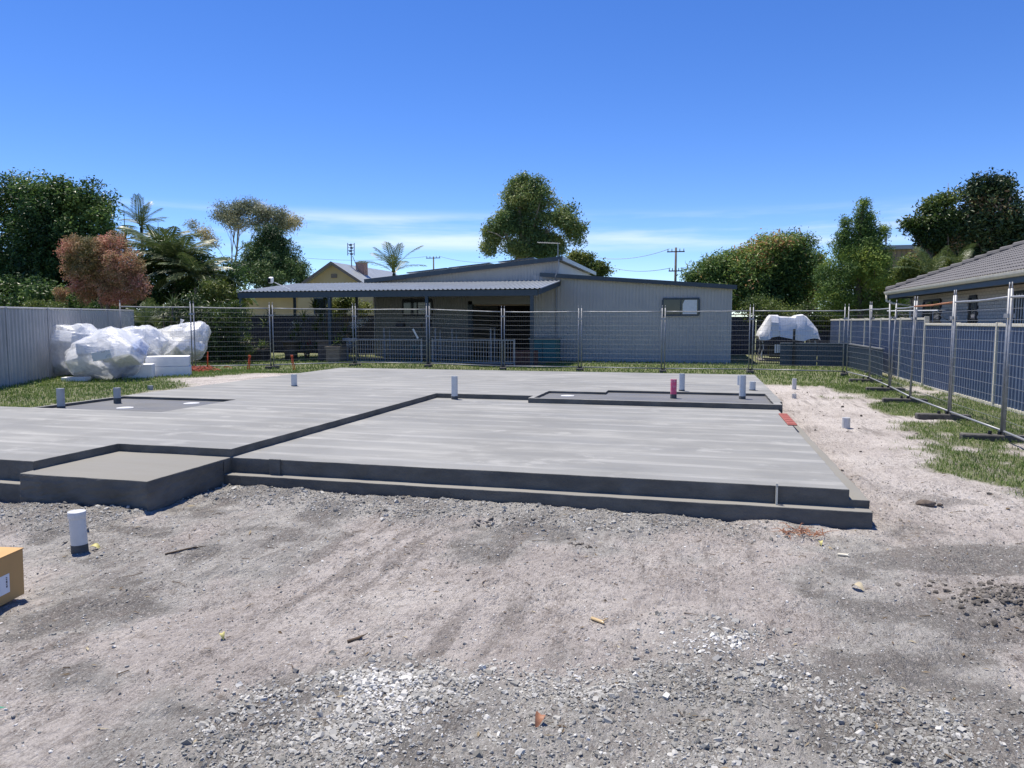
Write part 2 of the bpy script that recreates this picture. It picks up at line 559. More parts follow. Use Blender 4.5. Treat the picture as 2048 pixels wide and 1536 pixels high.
M = {
    'soil': mat_ground(),
    'slab': mat_slab("trowelled_concrete", (0.238, 0.240, 0.230), (0.395, 0.393, 0.372), 0.8, 0.72),
    'slab_dk': mat_slab("smooth_dark_concrete", (0.150, 0.152, 0.152), (0.20, 0.20, 0.195), 0.5),
    'porch': mat_slab("floated_concrete", (0.235, 0.228, 0.204), (0.36, 0.34, 0.30), 0.0, 0.8),
    'form': paint("shade_dark_formed_concrete", (0.098, 0.096, 0.088), 0.8, 0.25, 3.0, bump=0.35, bscale=22, dirt=(0.20, 0.19, 0.165), dirt_amt=0.55, dscale=2.2, stretch=(1, 1, 2.0)),  # vertical slab faces coloured darker than the tops to deepen their shade
    'galv': paint("galvanised_steel", (0.30, 0.31, 0.32), 0.5, 0.15, 14, metal=0.35, dirt=(0.16, 0.15, 0.14), dirt_amt=0.5, dscale=9),
    'wire': paint("galvanised_wire", (0.22, 0.23, 0.24), 0.6, 0.1, 20, metal=0.3),
    'rust': paint("rusted_steel", (0.30, 0.13, 0.06), 0.8, 0.35, 18, bump=0.3),
    'foot': paint("dark_fence_block", (0.075, 0.072, 0.066), 0.85, 0.3, 7, bump=0.4, bscale=30, dirt=(0.25, 0.22, 0.19), dirt_amt=0.5, dscale=5),
    'fence_grey': paint("grey_sheet_steel", (0.42, 0.41, 0.395), 0.5, 0.08, 2.5, dirt=(0.25, 0.25, 0.26), dirt_amt=0.3, dscale=3),
    'fence_blue': paint("blue_sheet_steel", (0.095, 0.132, 0.205), 0.5, 0.1, 3, dirt=(0.15, 0.18, 0.24), dirt_amt=0.35, dscale=4),
    'cream_trim': paint("cream_trim", (0.66, 0.62, 0.50), 0.55, 0.06, 8, dirt=(0.35, 0.31, 0.24), dirt_amt=0.35, dscale=6),
    'fence_navy': paint("navy_sheet_steel", (0.035, 0.042, 0.075), 0.5, 0.12, 3),
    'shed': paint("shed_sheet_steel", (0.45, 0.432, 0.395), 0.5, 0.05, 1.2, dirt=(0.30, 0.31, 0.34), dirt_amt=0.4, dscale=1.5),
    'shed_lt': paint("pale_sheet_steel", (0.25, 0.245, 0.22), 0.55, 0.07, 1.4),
    'trim_dk': paint("dark_green_trim", (0.035, 0.055, 0.07), 0.5, 0.12, 4),
    'roofsheet': paint("roof_sheet_steel", (0.30, 0.325, 0.34), 0.42, 0.1, 2.0, dirt=(0.36, 0.37, 0.36), dirt_amt=0.5, dscale=2.5),
    'glass': mat_glass("window_glass"),
    'black': paint("black_metal", (0.018, 0.02, 0.022), 0.5, 0.2, 6),
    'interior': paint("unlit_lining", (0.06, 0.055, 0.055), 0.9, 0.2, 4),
    'pvc': paint("white_pvc", (0.60, 0.61, 0.60), 0.38, 0.05, 12, dirt=(0.42, 0.41, 0.38), dirt_amt=0.5, dscale=9),
    'pvc_grey': paint("grey_pvc", (0.36, 0.38, 0.39), 0.42, 0.08, 12, dirt=(0.22, 0.21, 0.20), dirt_amt=0.5, dscale=9),
    'pvc_pink': paint("pink_sprayed_pvc", (0.78, 0.10, 0.20), 0.5, 0.2, 14, dirt=(0.66, 0.60, 0.60), dirt_amt=0.9, dscale=16),
    'cement': paint("cement_splash", (0.10, 0.10, 0.095), 0.9, 0.25, 25, bump=0.5, bscale=80),
    'card': paint("cardboard", (0.50, 0.30, 0.115), 0.75, 0.06, 5, stretch=(1, 1, 0.3)),
    'tape': paint("packing_tape", (0.58, 0.43, 0.23), 0.25, 0.05, 9),
    'paper': paint("label_paper", (0.74, 0.76, 0.80), 0.6, 0.03, 9),
    'ink': paint("label_ink", (0.05, 0.05, 0.08), 0.6, 0.2, 30),
    'foam': paint("white_foam", (0.82, 0.82, 0.81), 0.75, 0.04, 8, bump=0.15, bscale=120),
    'foam_blue': paint("pale_blue_sack", (0.20, 0.29, 0.52), 0.45, 0.2, 3),
    'film': mat_film(),
    'tarp': paint("white_tarpaulin", (0.72, 0.73, 0.75), 0.5, 0.06, 4, bump=0.35, bscale=5),
    'white': paint("white_paint", (0.72, 0.72, 0.70), 0.45, 0.05, 8, dirt=(0.4, 0.38, 0.34), dirt_amt=0.3, dscale=6),
    'render': paint("cream_render", (0.62, 0.47, 0.24), 0.85, 0.05, 1.0, dirt=(0.46, 0.35, 0.20), dirt_amt=0.3, dscale=1.2),
    'brick': paint("cream_brick", (0.56, 0.50, 0.42), 0.85, 0.12, 6, bump=0.3, bscale=40),
    'mortar': paint("mortar", (0.23, 0.215, 0.20), 0.95, 0.12, 12),
    'tile': paint("charcoal_roof_tile", (0.115, 0.11, 0.11), 0.75, 0.2, 3.5, dirt=(0.19, 0.18, 0.165), dirt_amt=0.5, dscale=3),
    'fascia_bl': paint("blue_grey_fascia", (0.055, 0.08, 0.105), 0.5, 0.08, 4),
    'timber': paint("weathered_timber", (0.22, 0.18, 0.14), 0.85, 0.25, 6, stretch=(1, 1, 8), bump=0.3),
    'pole': paint("power_pole_timber", (0.12, 0.10, 0.085), 0.9, 0.2, 5),
    'bark': paint("tree_bark", (0.14, 0.11, 0.085), 0.95, 0.35, 5, bump=0.6, bscale=14, stretch=(1, 1, 0.35)),
    'gumbark': paint("gum_bark", (0.34, 0.29, 0.24), 0.85, 0.3, 2.5, dirt=(0.12, 0.09, 0.07), dirt_amt=0.8, dscale=1.5),
    'orange': paint("orange_plastic", (0.72, 0.11, 0.03), 0.5, 0.12, 12),
    'orange_net': paint("orange_netting", (0.36, 0.06, 0.03), 0.7, 0.3, 12),
    'redfoam': paint("red_plastic_box", (0.30, 0.085, 0.065), 0.8, 0.2, 18),
    'pot': paint("brown_ceramic_pot", (0.13, 0.10, 0.075), 0.7, 0.2, 6),
    'pot_dk': paint("dark_plastic_pot", (0.03, 0.03, 0.035), 0.6, 0.2, 6),
    'bin': paint("dark_green_bin", (0.02, 0.035, 0.03), 0.5, 0.1, 5),
    'lid_y': paint("yellow_bin_lid", (0.45, 0.33, 0.03), 0.5, 0.1, 5),
    'lid_g': paint("green_bin_lid", (0.02, 0.20, 0.12), 0.5, 0.1, 5),
    'teal': paint("teal_plastic", (0.03, 0.16, 0.16), 0.5, 0.1, 5),
    'redbrick': paint("red_brick", (0.16, 0.075, 0.055), 0.9, 0.3, 10),
    'chimney': paint("pink_brick", (0.42, 0.25, 0.19), 0.9, 0.2, 8),
    'mustard': paint("mustard_sheet", (0.30, 0.22, 0.14), 0.6, 0.1, 2),
    'clod': paint("dark_soil_clod", (0.125, 0.10, 0.08), 0.95, 0.35, 20, bump=0.5, bscale=50),
    'clod_grey': paint("grey_concrete_crumb", (0.25, 0.25, 0.235), 0.9, 0.3, 18, bump=0.4, bscale=60),
    'twig': paint("dry_twig", (0.12, 0.085, 0.055), 0.9, 0.3, 12),
    'path': paint("concrete_path", (0.17, 0.16, 0.145), 0.9, 0.12, 2.0, bump=0.2),
    'solar': mat_glass("solar_panel_glass", (0.02, 0.03, 0.05), 0.15),
}
# ------------------------------------------------------------------ the ground
ZM, ZG_, ZP = 0.385, 0.300, 0.300          # house slab, garage slab, porch


def slab_cell(x, y):
    """level of the concrete at a point, or None: zones house/garage/porch/ledge/recess"""
    if -2.85 <= x <= 1.30 and 12.30 <= y <= 14.10:
        inx = -2.76 <= x <= 1.18
        if inx and 12.38 <= y <= (13.68 if x < -1.68 else 14.10): return ('recess', ZM - 0.045)
        return ('house', ZM)
    if -9.86 <= x <= -7.58 and 9.05 <= y <= 10.85: return ('recess', ZM - 0.045)
    if -4.68 <= x <= 1.24 and 6.57 <= y <= 12.72 and not (x > -2.85 and y > 12.30): return ('garage', ZG_)
    if -6.08 <= x <= -4.68 and 5.37 <= y <= 6.58: return ('porch', ZP)
    if -11.2 <= x <= -6.08 and 5.53 <= y <= 9.05: return ('house', ZM)
    if -9.92 <= x <= -4.68 and 6.58 <= y <= 19.10: return ('house', ZM)
    if -4.68 <= x <= 1.34 and 12.72 <= y <= 19.10: return ('house', ZM)
    if -4.68 <= x <= 1.40 and 6.44 <= y <= 6.57: return ('footing', 0.145)
    if 1.24 <= x <= 1.40 and 6.57 <= y <= 12.30: return ('footing', 0.215)
    if -11.2 <= x <= -6.08 and 5.40 <= y <= 5.53: return ('footing', 0.19)
    return None


def turf_mask(x, y):
    n = fbm(x, y, 1.3, 71, 4) - 0.5
    n2 = fbm(x, y, 0.45, 33, 3) - 0.5
    # left lawn, with a bare strip along the slab
    edge = np.where(y < 13.0, -10.55, -10.55 - 1.9 * sstep((y - 13.0) / 3.0)) + 1.4 * sstep((y - 18.6) / 2.0)
    left = sstep((edge - x + 1.0 * n + 0.5 * n2) / 0.35) * sstep((y - 8.3) / 0.4)
    back = sstep((y - 20.6 + 1.6 * n + 0.8 * n2) / 0.5)
    right = sstep((x - 2.75 - 0.55 * sstep((y - 11) / 4.0) + 1.9 * n + 0.9 * n2) / 0.3) * sstep((y - 6.7 + n) / 0.4) * sstep((n + 0.25 + 0.8 * n2) / 0.16)
    m = np.maximum(np.maximum(left, back), right)
    return np.clip(m, 0, 1)


def gravel_mask(x, y):
    """loose crushed rock in the foreground"""
    n = fbm(x, y, 0.7, 91, 4) - 0.5
    d = (x + 1.85 - 0.10 * (y - 2.3)) * 1.2
    top = np.where(x < 0.12, 3.25 + 0.50 * (x + 1.65), 4.13 - 0.45 * (x - 0.12))
    a = sstep((d + 0.25 + 0.9 * n) / 0.75) * sstep((top + 0.2 - y + 0.9 * n) / 0.75)
    return np.clip(a, 0, 1)


def crumb_mask(x, y):
    """concrete crumbs thrown out in front of the slab"""
    n = fbm(x, y, 0.6, 19, 4) - 0.5
    f = np.where(x < -4.68, 5.36, 6.43)
    w = 0.75 + 0.9 * n
    a = sstep((f + 0.02 - y) / 0.04) * sstep((y - f + w) / 0.3)
    a = a * sstep((x + 6.9) / 0.5) * sstep((1.2 - x) / 1.8)
    return np.clip(a, 0, 1)


def ground_height(x, y):
    z = zg(x, y)
    near = sstep((30 - y) / 12.0)
    z = z + near * (0.055 * (fbm(x, y, 1.7, 3, 3) - 0.5) + 0.040 * (fbm(x, y, 0.55, 9, 3) - 0.5))
    # wheel and bucket scuffs running away to the right
    c, s = math.cos(0.60), math.sin(0.60)
    xr, yr = x * c - y * s, x * s + y * c
    z = z + near * 0.055 * (fbm(xr * 2.4, yr * 0.45, 0.55, 41, 4) - 0.5)
    z = z + near * sstep((12 - y) / 4.0) * (0.017 * (vnoise(x, y, 0.075, 29) - 0.5) + 0.008 * (vnoise(x, y, 0.032, 37) - 0.5))
    z = z + near * 0.036 * (fbm(x, y, 0.14, 13, 3) - 0.5)
    # spoil pushed up against the forms
    z = z + 0.05 * crumb_mask(x, y) * (0.35 + fbm(x, y, 0.35, 23, 3))
    z = z + 0.02 * gravel_mask(x, y)
    # heap of soil at the right, and a shallow pan beside it
    z = z + 0.11 * np.exp(-(((x - 2.0) / 0.42) ** 2 + ((y - 4.75) / 0.30) ** 2)) * (0.6 + 0.8 * fbm(x, y, 0.16, 77, 3))
    return z


def axis(a, lo, hi, step, far, g=1.16):
    v = list(np.arange(lo, hi, step))
    s = step; p = v[-1]
    while p < far:
        s *= g; p += s; v.append(p)
    s = step; p = v[0]; w = []
    while p > a:
        s *= g; p -= s; w.append(p)
    return np.array(w[::-1] + v)


gx = axis(-1500, -5.6, 4.2, 0.034, 1500, 1.09)
gy = axis(-900, 2.0, 8.2, 0.030, 2600, 1.05)
GX, GY = np.meshgrid(gx, gy)
GZ = ground_height(GX, GY)
inside = ((GX > -9.8) & (GX < 1.22) & (GY > 6.7) & (GY < 19.0)) | ((GX > -6.0) & (GX < -4.75) & (GY > 5.5) & (GY < 6.8)) | ((GX > -11.1) & (GX < -6.0) & (GY > 5.65) & (GY < 9.0))
GZ = np.where(inside, -0.35, GZ)
nx, ny = len(gx), len(gy)
idx = np.arange(nx * ny).reshape(ny, nx)
gf = np.stack([idx[:-1, :-1], idx[:-1, 1:], idx[1:, 1:], idx[1:, :-1]], -1).reshape(-1, 4)
gme = np_mesh("ground", np.stack([GX, GY, GZ], -1).reshape(-1, 3), gf, smooth=True)
turf = turf_mask(GX, GY)
far_turf = sstep((GY - 26.0) / 2.0)
turf = np.maximum(turf, far_turf)
gn = fbm(GX, GY, 1.1, 57, 4)
gn2 = fbm(GX, GY, 0.35, 59, 3)
grey = np.clip(np.maximum(gravel_mask(GX, GY) * 0.95, crumb_mask(GX, GY) * 0.95), 0, 1)
grey = np.maximum(grey, (0.12 + 0.78 * sstep((gn - 0.45 + 0.35 * (gn2 - 0.5)) / 0.16)) * sstep((7.5 - GY) / 1.5) * sstep((2.2 - GX) / 1.0))
wet = np.exp(-((((GX - 2.0) * 0.93 + (GY - 5.75) * 0.36) / 0.95) ** 2 + (((GY - 5.75) * 0.93 - (GX - 1.9) * 0.36) / 0.42) ** 2) ** 2)
grey = np.maximum(grey, wet * 0.9)
damp = sstep((wet + 0.8 * (gn - 0.5) + 0.4 * (gn2 - 0.5) - 0.42) / 0.16) * 0.62
damp = np.maximum(damp, 0.75 * np.exp(-(((GX - 2.0) / 0.5) ** 2 + ((GY - 4.75) / 0.36) ** 2)))
damp = np.maximum(damp, 0.65 * sstep((gn2 - 0.55) / 0.12) * sstep((gn - 0.45) / 0.1) * sstep((9 - GY) / 2))
damp = np.maximum(damp, 0.5 * crumb_mask(GX, GY) * sstep((gn2 - 0.5) / 0.15))
damp = np.maximum(damp, 0.45 * gravel_mask(GX, GY) * sstep((fbm(GX, GY, 0.8, 7, 3) - 0.42) / 0.2) * sstep((GY - 2.55 - 0.4 * gn) / 0.5))
lime = (0.45 + 0.55 * sstep((fbm(GX, GY, 0.8, 101, 4) - 0.46) / 0.12)) * (1 - turf) * np.maximum(sstep((GX - 1.5) / 0.4) * sstep((GY - 6.6) / 0.8), sstep((-9.9 - GX) / 0.4) * sstep((GY - 9) / 1)) * sstep((24 - GY) / 3) * 0.75
for nm, arr in (("grey", grey), ("damp", damp), ("turf", turf), ("lime", lime)):
    a = gme.attributes.new(nm, 'FLOAT', 'POINT')
    a.data.foreach_set("value", np.ascontiguousarray(arr.ravel(), dtype=np.float32))
ground = link("ground", gme, M['soil'])
ground["kind"] = "structure"


def gz(x, y):
    return float(ground_height(np.float64(x), np.float64(y)))


# ------------------------------------------------------------------ the poured slab
slab = thing("house_slab", "freshly poured grey concrete house slab with stepped edges filling the yard", "slab", (-4.2, 12.0, 0.0))
XS = sorted({-11.2, -9.92, -9.86, -7.58, -6.08, -4.68, -2.85, -2.76, -1.68, 1.18, 1.24, 1.30, 1.34, 1.40})
YS = sorted({5.37, 5.40, 5.53, 6.44, 6.57, 6.58, 9.05, 10.85, 12.30, 12.38, 12.72, 13.68, 14.10, 19.10})
cells = {}
for i in range(len(XS) - 1):
    for j in range(len(YS) - 1):
        c = slab_cell((XS[i] + XS[i + 1]) / 2, (YS[j] + YS[j + 1]) / 2)
        if c: cells[i, j] = c
parts = {}
for (i, j), (zone, z) in cells.items():
    bm_ = parts.setdefault(zone, MB())
    x0, x1, y0, y1 = XS[i], XS[i + 1], YS[j], YS[j + 1]
    bm_.mi = 0
    bm_.add([(x0, y0, z), (x1, y0, z), (x1, y1, z), (x0, y1, z)], [(0, 1, 2, 3)])
    for di, dj, a, b in ((0, -1, (x0, y0), (x1, y0)), (1, 0, (x1, y0), (x1, y1)), (0, 1, (x1, y1), (x0, y1)), (-1, 0, (x0, y1), (x0, y0))):
        zn = cells.get((i + di, j + dj), (None, -0.30))[1]
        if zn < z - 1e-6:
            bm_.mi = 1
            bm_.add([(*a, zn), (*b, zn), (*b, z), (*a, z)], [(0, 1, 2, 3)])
ZONE = {'house': ("house_floor", 'slab'), 'garage': ("garage_floor", 'slab'), 'porch': ("porch_floor", 'porch'), 'footing': ("brick_ledge", 'porch'), 'recess': ("wet_area_floor", 'slab_dk')}
for zone, mb in parts.items():
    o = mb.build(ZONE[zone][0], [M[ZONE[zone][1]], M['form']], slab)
    bm = bmesh.new(); bm.from_mesh(o.data)
    bmesh.ops.remove_doubles(bm, verts=bm.verts, dist=1e-4)
    # arrises are hand-finished, so they wander a few millimetres
    bmesh.ops.subdivide_edges(bm, edges=[e for e in bm.edges if e.calc_length() > 0.5], cuts=26, use_grid_fill=True)
    bl = BASE[slab.name][0]
    for v in bm.verts:
        w = v.co + bl
        v.co.x += 0.014 * (float(vnoise(w.y * 3, w.z * 9, 0.6, 5)) - 0.5) + 0.008 * (float(vnoise(w.y * 3, w.z * 9, 0.16, 6)) - 0.5)
        v.co.y += 0.018 * (float(vnoise(w.x * 3, w.z * 9, 0.6, 8)) - 0.5) + 0.010 * (float(vnoise(w.x * 3, w.z * 9, 0.16, 9)) - 0.5)
    bm.to_mesh(o.data); bm.free()
    md = o.modifiers.new("bevel", 'BEVEL'); md.width = 0.008; md.segments = 2; md.limit_method = 'ANGLE'; md.angle_limit = math.radians(50)
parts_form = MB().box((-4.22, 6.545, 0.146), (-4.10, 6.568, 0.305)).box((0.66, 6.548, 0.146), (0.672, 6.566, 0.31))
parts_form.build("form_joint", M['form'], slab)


def clump(n, sub=1, seed=0, amp=0.30, flat=0.7):
    """a lump with n-gon facets, unit size"""
    r = random.Random(seed)
    if sub == 0 and seed % 3 != 0:
        sub = 1; amp = 0.22; flat = 0.62
    if sub == 0:
        # crushed rock: a jittered block with knocked-off corners
        V = np.array([(x, y, z) for z in (-1, 1) for x, y in ((-1, -1), (1, -1), (1, 1), (-1, 1))], float) * 0.8
        V *= np.array([[r.uniform(0.45, 1.15) for _ in range(3)] for _ in V])
        V = V * np.array([1.15, r.uniform(0.7, 0.95), r.uniform(0.5, 0.8)])
        F = np.array([(0, 3, 2), (0, 2, 1), (4, 5, 6), (4, 6, 7), (0, 1, 5), (0, 5, 4), (1, 2, 6), (1, 6, 5), (2, 3, 7), (2, 7, 6), (3, 0, 4), (3, 4, 7)])
        return V, F
    bm = bmesh.new(); bmesh.ops.create_icosphere(bm, subdivisions=sub, radius=1)
    V = np.array([v.co for v in bm.verts]); F = np.array([[v.index for v in f.verts] for f in bm.faces])
    bm.free()
    V = V * (1 + amp * np.array([[r.uniform(-1, 1)] for _ in V])) * np.array([1.0, r.uniform(0.65, 0.95), flat * r.uniform(0.7, 1)])
    return V, F


def scatter_lumps(name, pts, sizes, mat, seed, sub=1, label=None, cat=None, tints=None, sink=0.25):
    rng = np.random.default_rng(seed)
    NV = 13
    var = [clump(0, sub, seed * 7 + k) for k in range(NV)]
    Vs, Fs, Ts = [], [], []; off = 0
    pts = np.asarray(pts)
    for k in range(NV):
        sel = np.arange(k, len(pts), NV)
        if not len(sel): continue
        V, F = var[k]
        ax = rng.normal(size=(len(sel), 4)); ax /= np.linalg.norm(ax, axis=1)[:, None]
        w, x, y, z = ax.T
        R = np.stack([np.stack([1 - 2 * (y * y + z * z), 2 * (x * y - z * w), 2 * (x * z + y * w)], -1),
                      np.stack([2 * (x * y + z * w), 1 - 2 * (x * x + z * z), 2 * (y * z - x * w)], -1),
                      np.stack([2 * (x * z - y * w), 2 * (y * z + x * w), 1 - 2 * (x * x + y * y)], -1)], 1)
        W = np.einsum('nij,vj->nvi', R, V) * sizes[sel][:, None, None]
        W[:, :, 2] *= 0.8
        W += pts[sel][:, None, :]
        W[:, :, 2] += (sizes[sel] * (0.5 - sink))[:, None]
        Vs.append(W.reshape(-1, 3))
        Fs.append((F[None] + off + (np.arange(len(sel)) * len(V))[:, None, None]).reshape(-1, 3))
        t = (tints[sel] if tints is not None else rng.random(len(sel)))
        Ts.append(np.repeat(t, len(V)))
        off += len(sel) * len(V)
    o = link(name, np_mesh(name, np.concatenate(Vs), np.concatenate(Fs), tint=np.concatenate(Ts)), mat)
    o["kind"] = "stuff"
    if label: tag(o, label, cat, kind="stuff")
    return o


def stone_mat(name, stops):
    m = leafmat(name, stops, rough=0.9, trans=0.0, spec=0.2)
    return m


M['gravel'] = stone_mat("crushed_rock", [(0.0, (0.17, 0.165, 0.148)), (0.35, (0.30, 0.294, 0.27)), (0.7, (0.44, 0.432, 0.40)), (1.0, (0.64, 0.63, 0.595))])
M['crumb'] = stone_mat("concrete_crumbs", [(0.0, (0.16, 0.152, 0.135)), (0.5, (0.30, 0.292, 0.265)), (1.0, (0.47, 0.46, 0.425))])
M['soilclod'] = stone_mat("soil_clods", [(0.0, (0.08, 0.072, 0.063)), (1.0, (0.19, 0.172, 0.15))])


def rejection(n, x0, x1, y0, y1, fn, rng):
    out = np.zeros((0, 2))
    while len(out) < n:
        x = rng.uniform(x0, x1, 4 * n); y = rng.uniform(y0, y1, 4 * n)
        k = rng.random(4 * n) < fn(x, y)
        out = np.concatenate([out, np.stack([x[k], y[k]], -1)])
        if k.mean() < 0.002: break
    return out[:n]


rg = np.random.default_rng(8)
# gravel: dense drifts of washed pale stone inside a wider, dirtier spread
def drift(x, y):
    n = fbm(x, y, 0.42, 63, 3)
    b = gravel_mask(x, y)
    return b * (0.22 + 0.78 * sstep((n - 0.42) / 0.18))


p = rejection(34000, -2.6, 3.2, 2.0, 4.6, drift, rg)
sz = np.clip(rg.lognormal(math.log(0.0068), 0.45, len(p)), 0.003, 0.022)
wash = fbm(p[:, 0], p[:, 1], 0.55, 133, 3)
heap = np.maximum(np.exp(-(((p[:, 0] + 1.45) / 0.35) ** 2 + ((p[:, 1] - 3.05) / 0.3) ** 2)), np.exp(-(((p[:, 0] - 0.15) / 0.4) ** 2 + ((p[:, 1] - 4.0) / 0.25) ** 2)))
tn = np.clip(0.22 + 0.9 * (wash - 0.35) + 0.30 * heap + rg.normal(0, 0.20, len(p)), 0, 1)
sz = sz * (1 + 0.35 * heap)
scatter_lumps("gravel", np.column_stack([p, ground_height(p[:, 0], p[:, 1])]), sz, M['gravel'], 3, 0, "loose grey crushed rock spread across the bare ground in front", "gravel", tn, 0.42)
# concrete crumbs along the front of the forms, plus grit over the whole foreground
p = rejection(13000, -6.6, 2.2, 4.6, 6.44, crumb_mask, rg)
sz = np.clip(rg.lognormal(math.log(0.0048), 0.62, len(p)), 0.002, 0.03)
scatter_lumps("concrete_crumbs", np.column_stack([p, ground_height(p[:, 0], p[:, 1])]), sz, M['crumb'], 4, 0, "grey concrete crumbs strewn along the foot of the slab", "rubble", None, 0.38)
p = rejection(26000, -5.5, 3.2, 2.2, 8.5, lambda x, y: np.where((x > -4.6) & (x < 1.42) & (y > 6.4), 0, np.where((x < -4.6) & (y > 5.35), 0, 0.3)), rg)
sz = np.clip(rg.lognormal(math.log(0.0036), 0.5, len(p)), 0.0018, 0.012)
scatter_lumps("grit", np.column_stack([p, ground_height(p[:, 0], p[:, 1])]), sz, M['gravel'], 6, 0, "fine grit scattered over the trampled sandy ground", "grit")
# soil clods: a heap at the right, others on the right-hand strip
hp = np.column_stack([rg.normal(2.05, 0.26, 1500), rg.normal(4.75, 0.19, 1500)])
rs = np.column_stack([rg.uniform(1.6, 3.4, 260), rg.uniform(5.5, 19, 260)])
few = np.column_stack([rg.uniform(-4.5, 1.5, 14), rg.uniform(4.2, 5.8, 14)])
pp = np.concatenate([hp, rs, few, np.column_stack([rg.normal(-0.83, 0.06, 30), rg.normal(5.32, 0.04, 30)]), np.column_stack([rg.normal(-1.63, 0.09, 30), rg.normal(5.82, 0.05, 30)])])
sz = np.clip(rg.lognormal(math.log(0.0095), 0.55, len(pp)), 0.004, 0.03)
scatter_lumps("soil_clods", np.column_stack([pp, ground_height(pp[:, 0], pp[:, 1])]), sz, M['soilclod'], 9, 1, "dark soil clods heaped and strewn on the sandy strip", "soil", None, 0.4)


# ------------------------------------------------------------------ grass
def blades(name, pts, h, w, mat, seed, label):
    rng = np.random.default_rng(seed)
    n = len(pts)
    a = rng.uniform(0, 2 * math.pi, n); ln = rng.uniform(0.15, 0.85, n); b = rng.uniform(0, 2 * math.pi, n)
    base = np.column_stack([pts, ground_height(pts[:, 0], pts[:, 1]) - 0.004])
    side = np.column_stack([np.cos(a), np.sin(a), np.zeros(n)]) * (w / 2)[:, None]
    lean = np.column_stack([np.cos(b), np.sin(b), np.zeros(n)]) * (h * ln)[:, None]
    mid = base + lean * 0.35 + np.array([0, 0, 1]) * (h * 0.6)[:, None]
    tip = base + lean + np.array([0, 0, 1]) * (h * (1.05 - 0.45 * ln))[:, None]
    V = np.stack([base - side, base + side, mid + side * 0.8, mid - side * 0.8, tip], 1).reshape(-1, 3)
    o = np.arange(n)[:, None] * 5
    F = np.concatenate([o + np.array([0, 1, 2]), o + np.array([0, 2, 3]), o + np.array([3, 2, 4])])
    t = np.clip(0.75 * fbm(pts[:, 0], pts[:, 1], 0.9, 87, 3) + rng.normal(0, 0.2, n), 0, 1)
    ob = link(name, np_mesh(name, V, F, tint=np.repeat(t, 5)), mat)
    tag(ob, label, "grass", kind="stuff")


M['grass'] = leafmat("grass_blades", [(0.0, (0.095, 0.16, 0.035)), (0.55, (0.19, 0.275, 0.065)), (0.85, (0.31, 0.36, 0.115)), (1.0, (0.48, 0.43, 0.23))], 0.5, 0.3, 0.3)
p = rejection(26000, 2.2, 5.7, 6.8, 21.5, turf_mask, rg)
blades("grass", p, rg.uniform(0.03, 0.085, len(p)), rg.uniform(0.005, 0.010, len(p)), M['grass'], 21, "patchy green grass along the right-hand fences")
p = rejection(24000, -16.5, -9.95, 8.5, 20.6, turf_mask, rg)
blades("grass", p, rg.uniform(0.03, 0.10, len(p)), rg.uniform(0.008, 0.016, len(p)), M['grass'], 22, "weedy green lawn between slab and grey left fence")
p = rejection(26000, -19.0, 6.5, 19.8, 31.0, lambda x, y: turf_mask(x, y) * np.where((x > -14.2) & (x < -6.4) & (y > 26.6), 0, 1), rg)
blades("grass", p, rg.uniform(0.05, 0.13, len(p)), rg.uniform(0.012, 0.024, len(p)), M['grass'], 23, "green lawn beyond the slab, under the back wire fence")
# ------------------------------------------------------------------ temporary wire-mesh fencing
ORD = ["first", "second", "third", "fourth", "fifth", "sixth", "seventh", "eighth", "ninth", "tenth", "eleventh"]


def fence_panel(a, b, label, group, lean=0.0, rusty=None, za=None, zb=None, h=2.08):
    """panel from a to b (ground points): two posts, two rails, cross wires, upright wires"""
    a = Vector((a[0], a[1], gz(*a[:2]) if za is None else za)); b = Vector((b[0], b[1], gz(*b[:2]) if zb is None else zb))
    d = b - a; L = math.hypot(d.x, d.y); rz = math.atan2(d.y, d.x); sl = d.z / L
    t = thing("wire_fence_panel", label, "fence panel", a, group, rz)
    w0, w1 = 0.05, L - 0.05

    def q(x, z, y=0.0):
        return (x, y - lean * z, z + sl * x)
    for x in (w0, w1):
        MB().tube([q(x, 0.02), q(x, h + 0.07)], 0.019, 8).build("post", M['galv'], t, True, local=True)
        MB().tube([q(x, h - 0.02), q(x, h + 0.16)], 0.008, 6).build("locking_pin", M['galv'], t, True, local=True)
    top = [q(w0, h - 0.05)] + [q(w0 + (w1 - w0) * k / 6, h - 0.05 - 0.012 * math.sin(math.pi * k / 6) * random.uniform(0.3, 1.2)) for k in range(1, 6)] + [q(w1, h - 0.05)]
    r_ = MB().tube(top, 0.0185, 8).build("top_rail", M['rust'] if rusty == 'top' else M['galv'], t, True, local=True)
    if rusty == 'top': r_["label"] = "rust-brown top rail"
    MB().tube([q(w0, 0.14), q(w1, 0.14)], 0.0175, 8).build("bottom_rail", M['galv'], t, True, local=True)
    nw = 11
    for k in range(nw):
        z = 0.14 + (h - 0.05 - 0.14) * (k + 1) / (nw + 1)
        bow = random.uniform(-0.006, 0.006)
        MB().tube([q(w0, z), q((w0 + w1) / 2, z + bow, 0.012), q(w1, z)], 0.0033, 5, False).build("cross_wire", M['wire'], t, local=True)
    mb = MB()
    n = int((w1 - w0) / 0.075)
    for k in range(1, n):
        x = w0 + (w1 - w0) * k / n
        mb.tube([q(x, 0.14, -0.004), q(x, h - 0.05, -0.004)], 0.0010, 3, False)
    mb.build("upright_wires", M['wire'], t, local=True, kind="stuff")
    c = MB()
    c.box((w1 - 0.03, -0.045, h - 0.33), (w1 + 0.13, -0.022, h - 0.27)).box((w1 - 0.03, 0.022, h - 0.33), (w1 + 0.13, 0.045, h - 0.27))
    c.build("clamp", M['galv'], t, local=True)
    return t


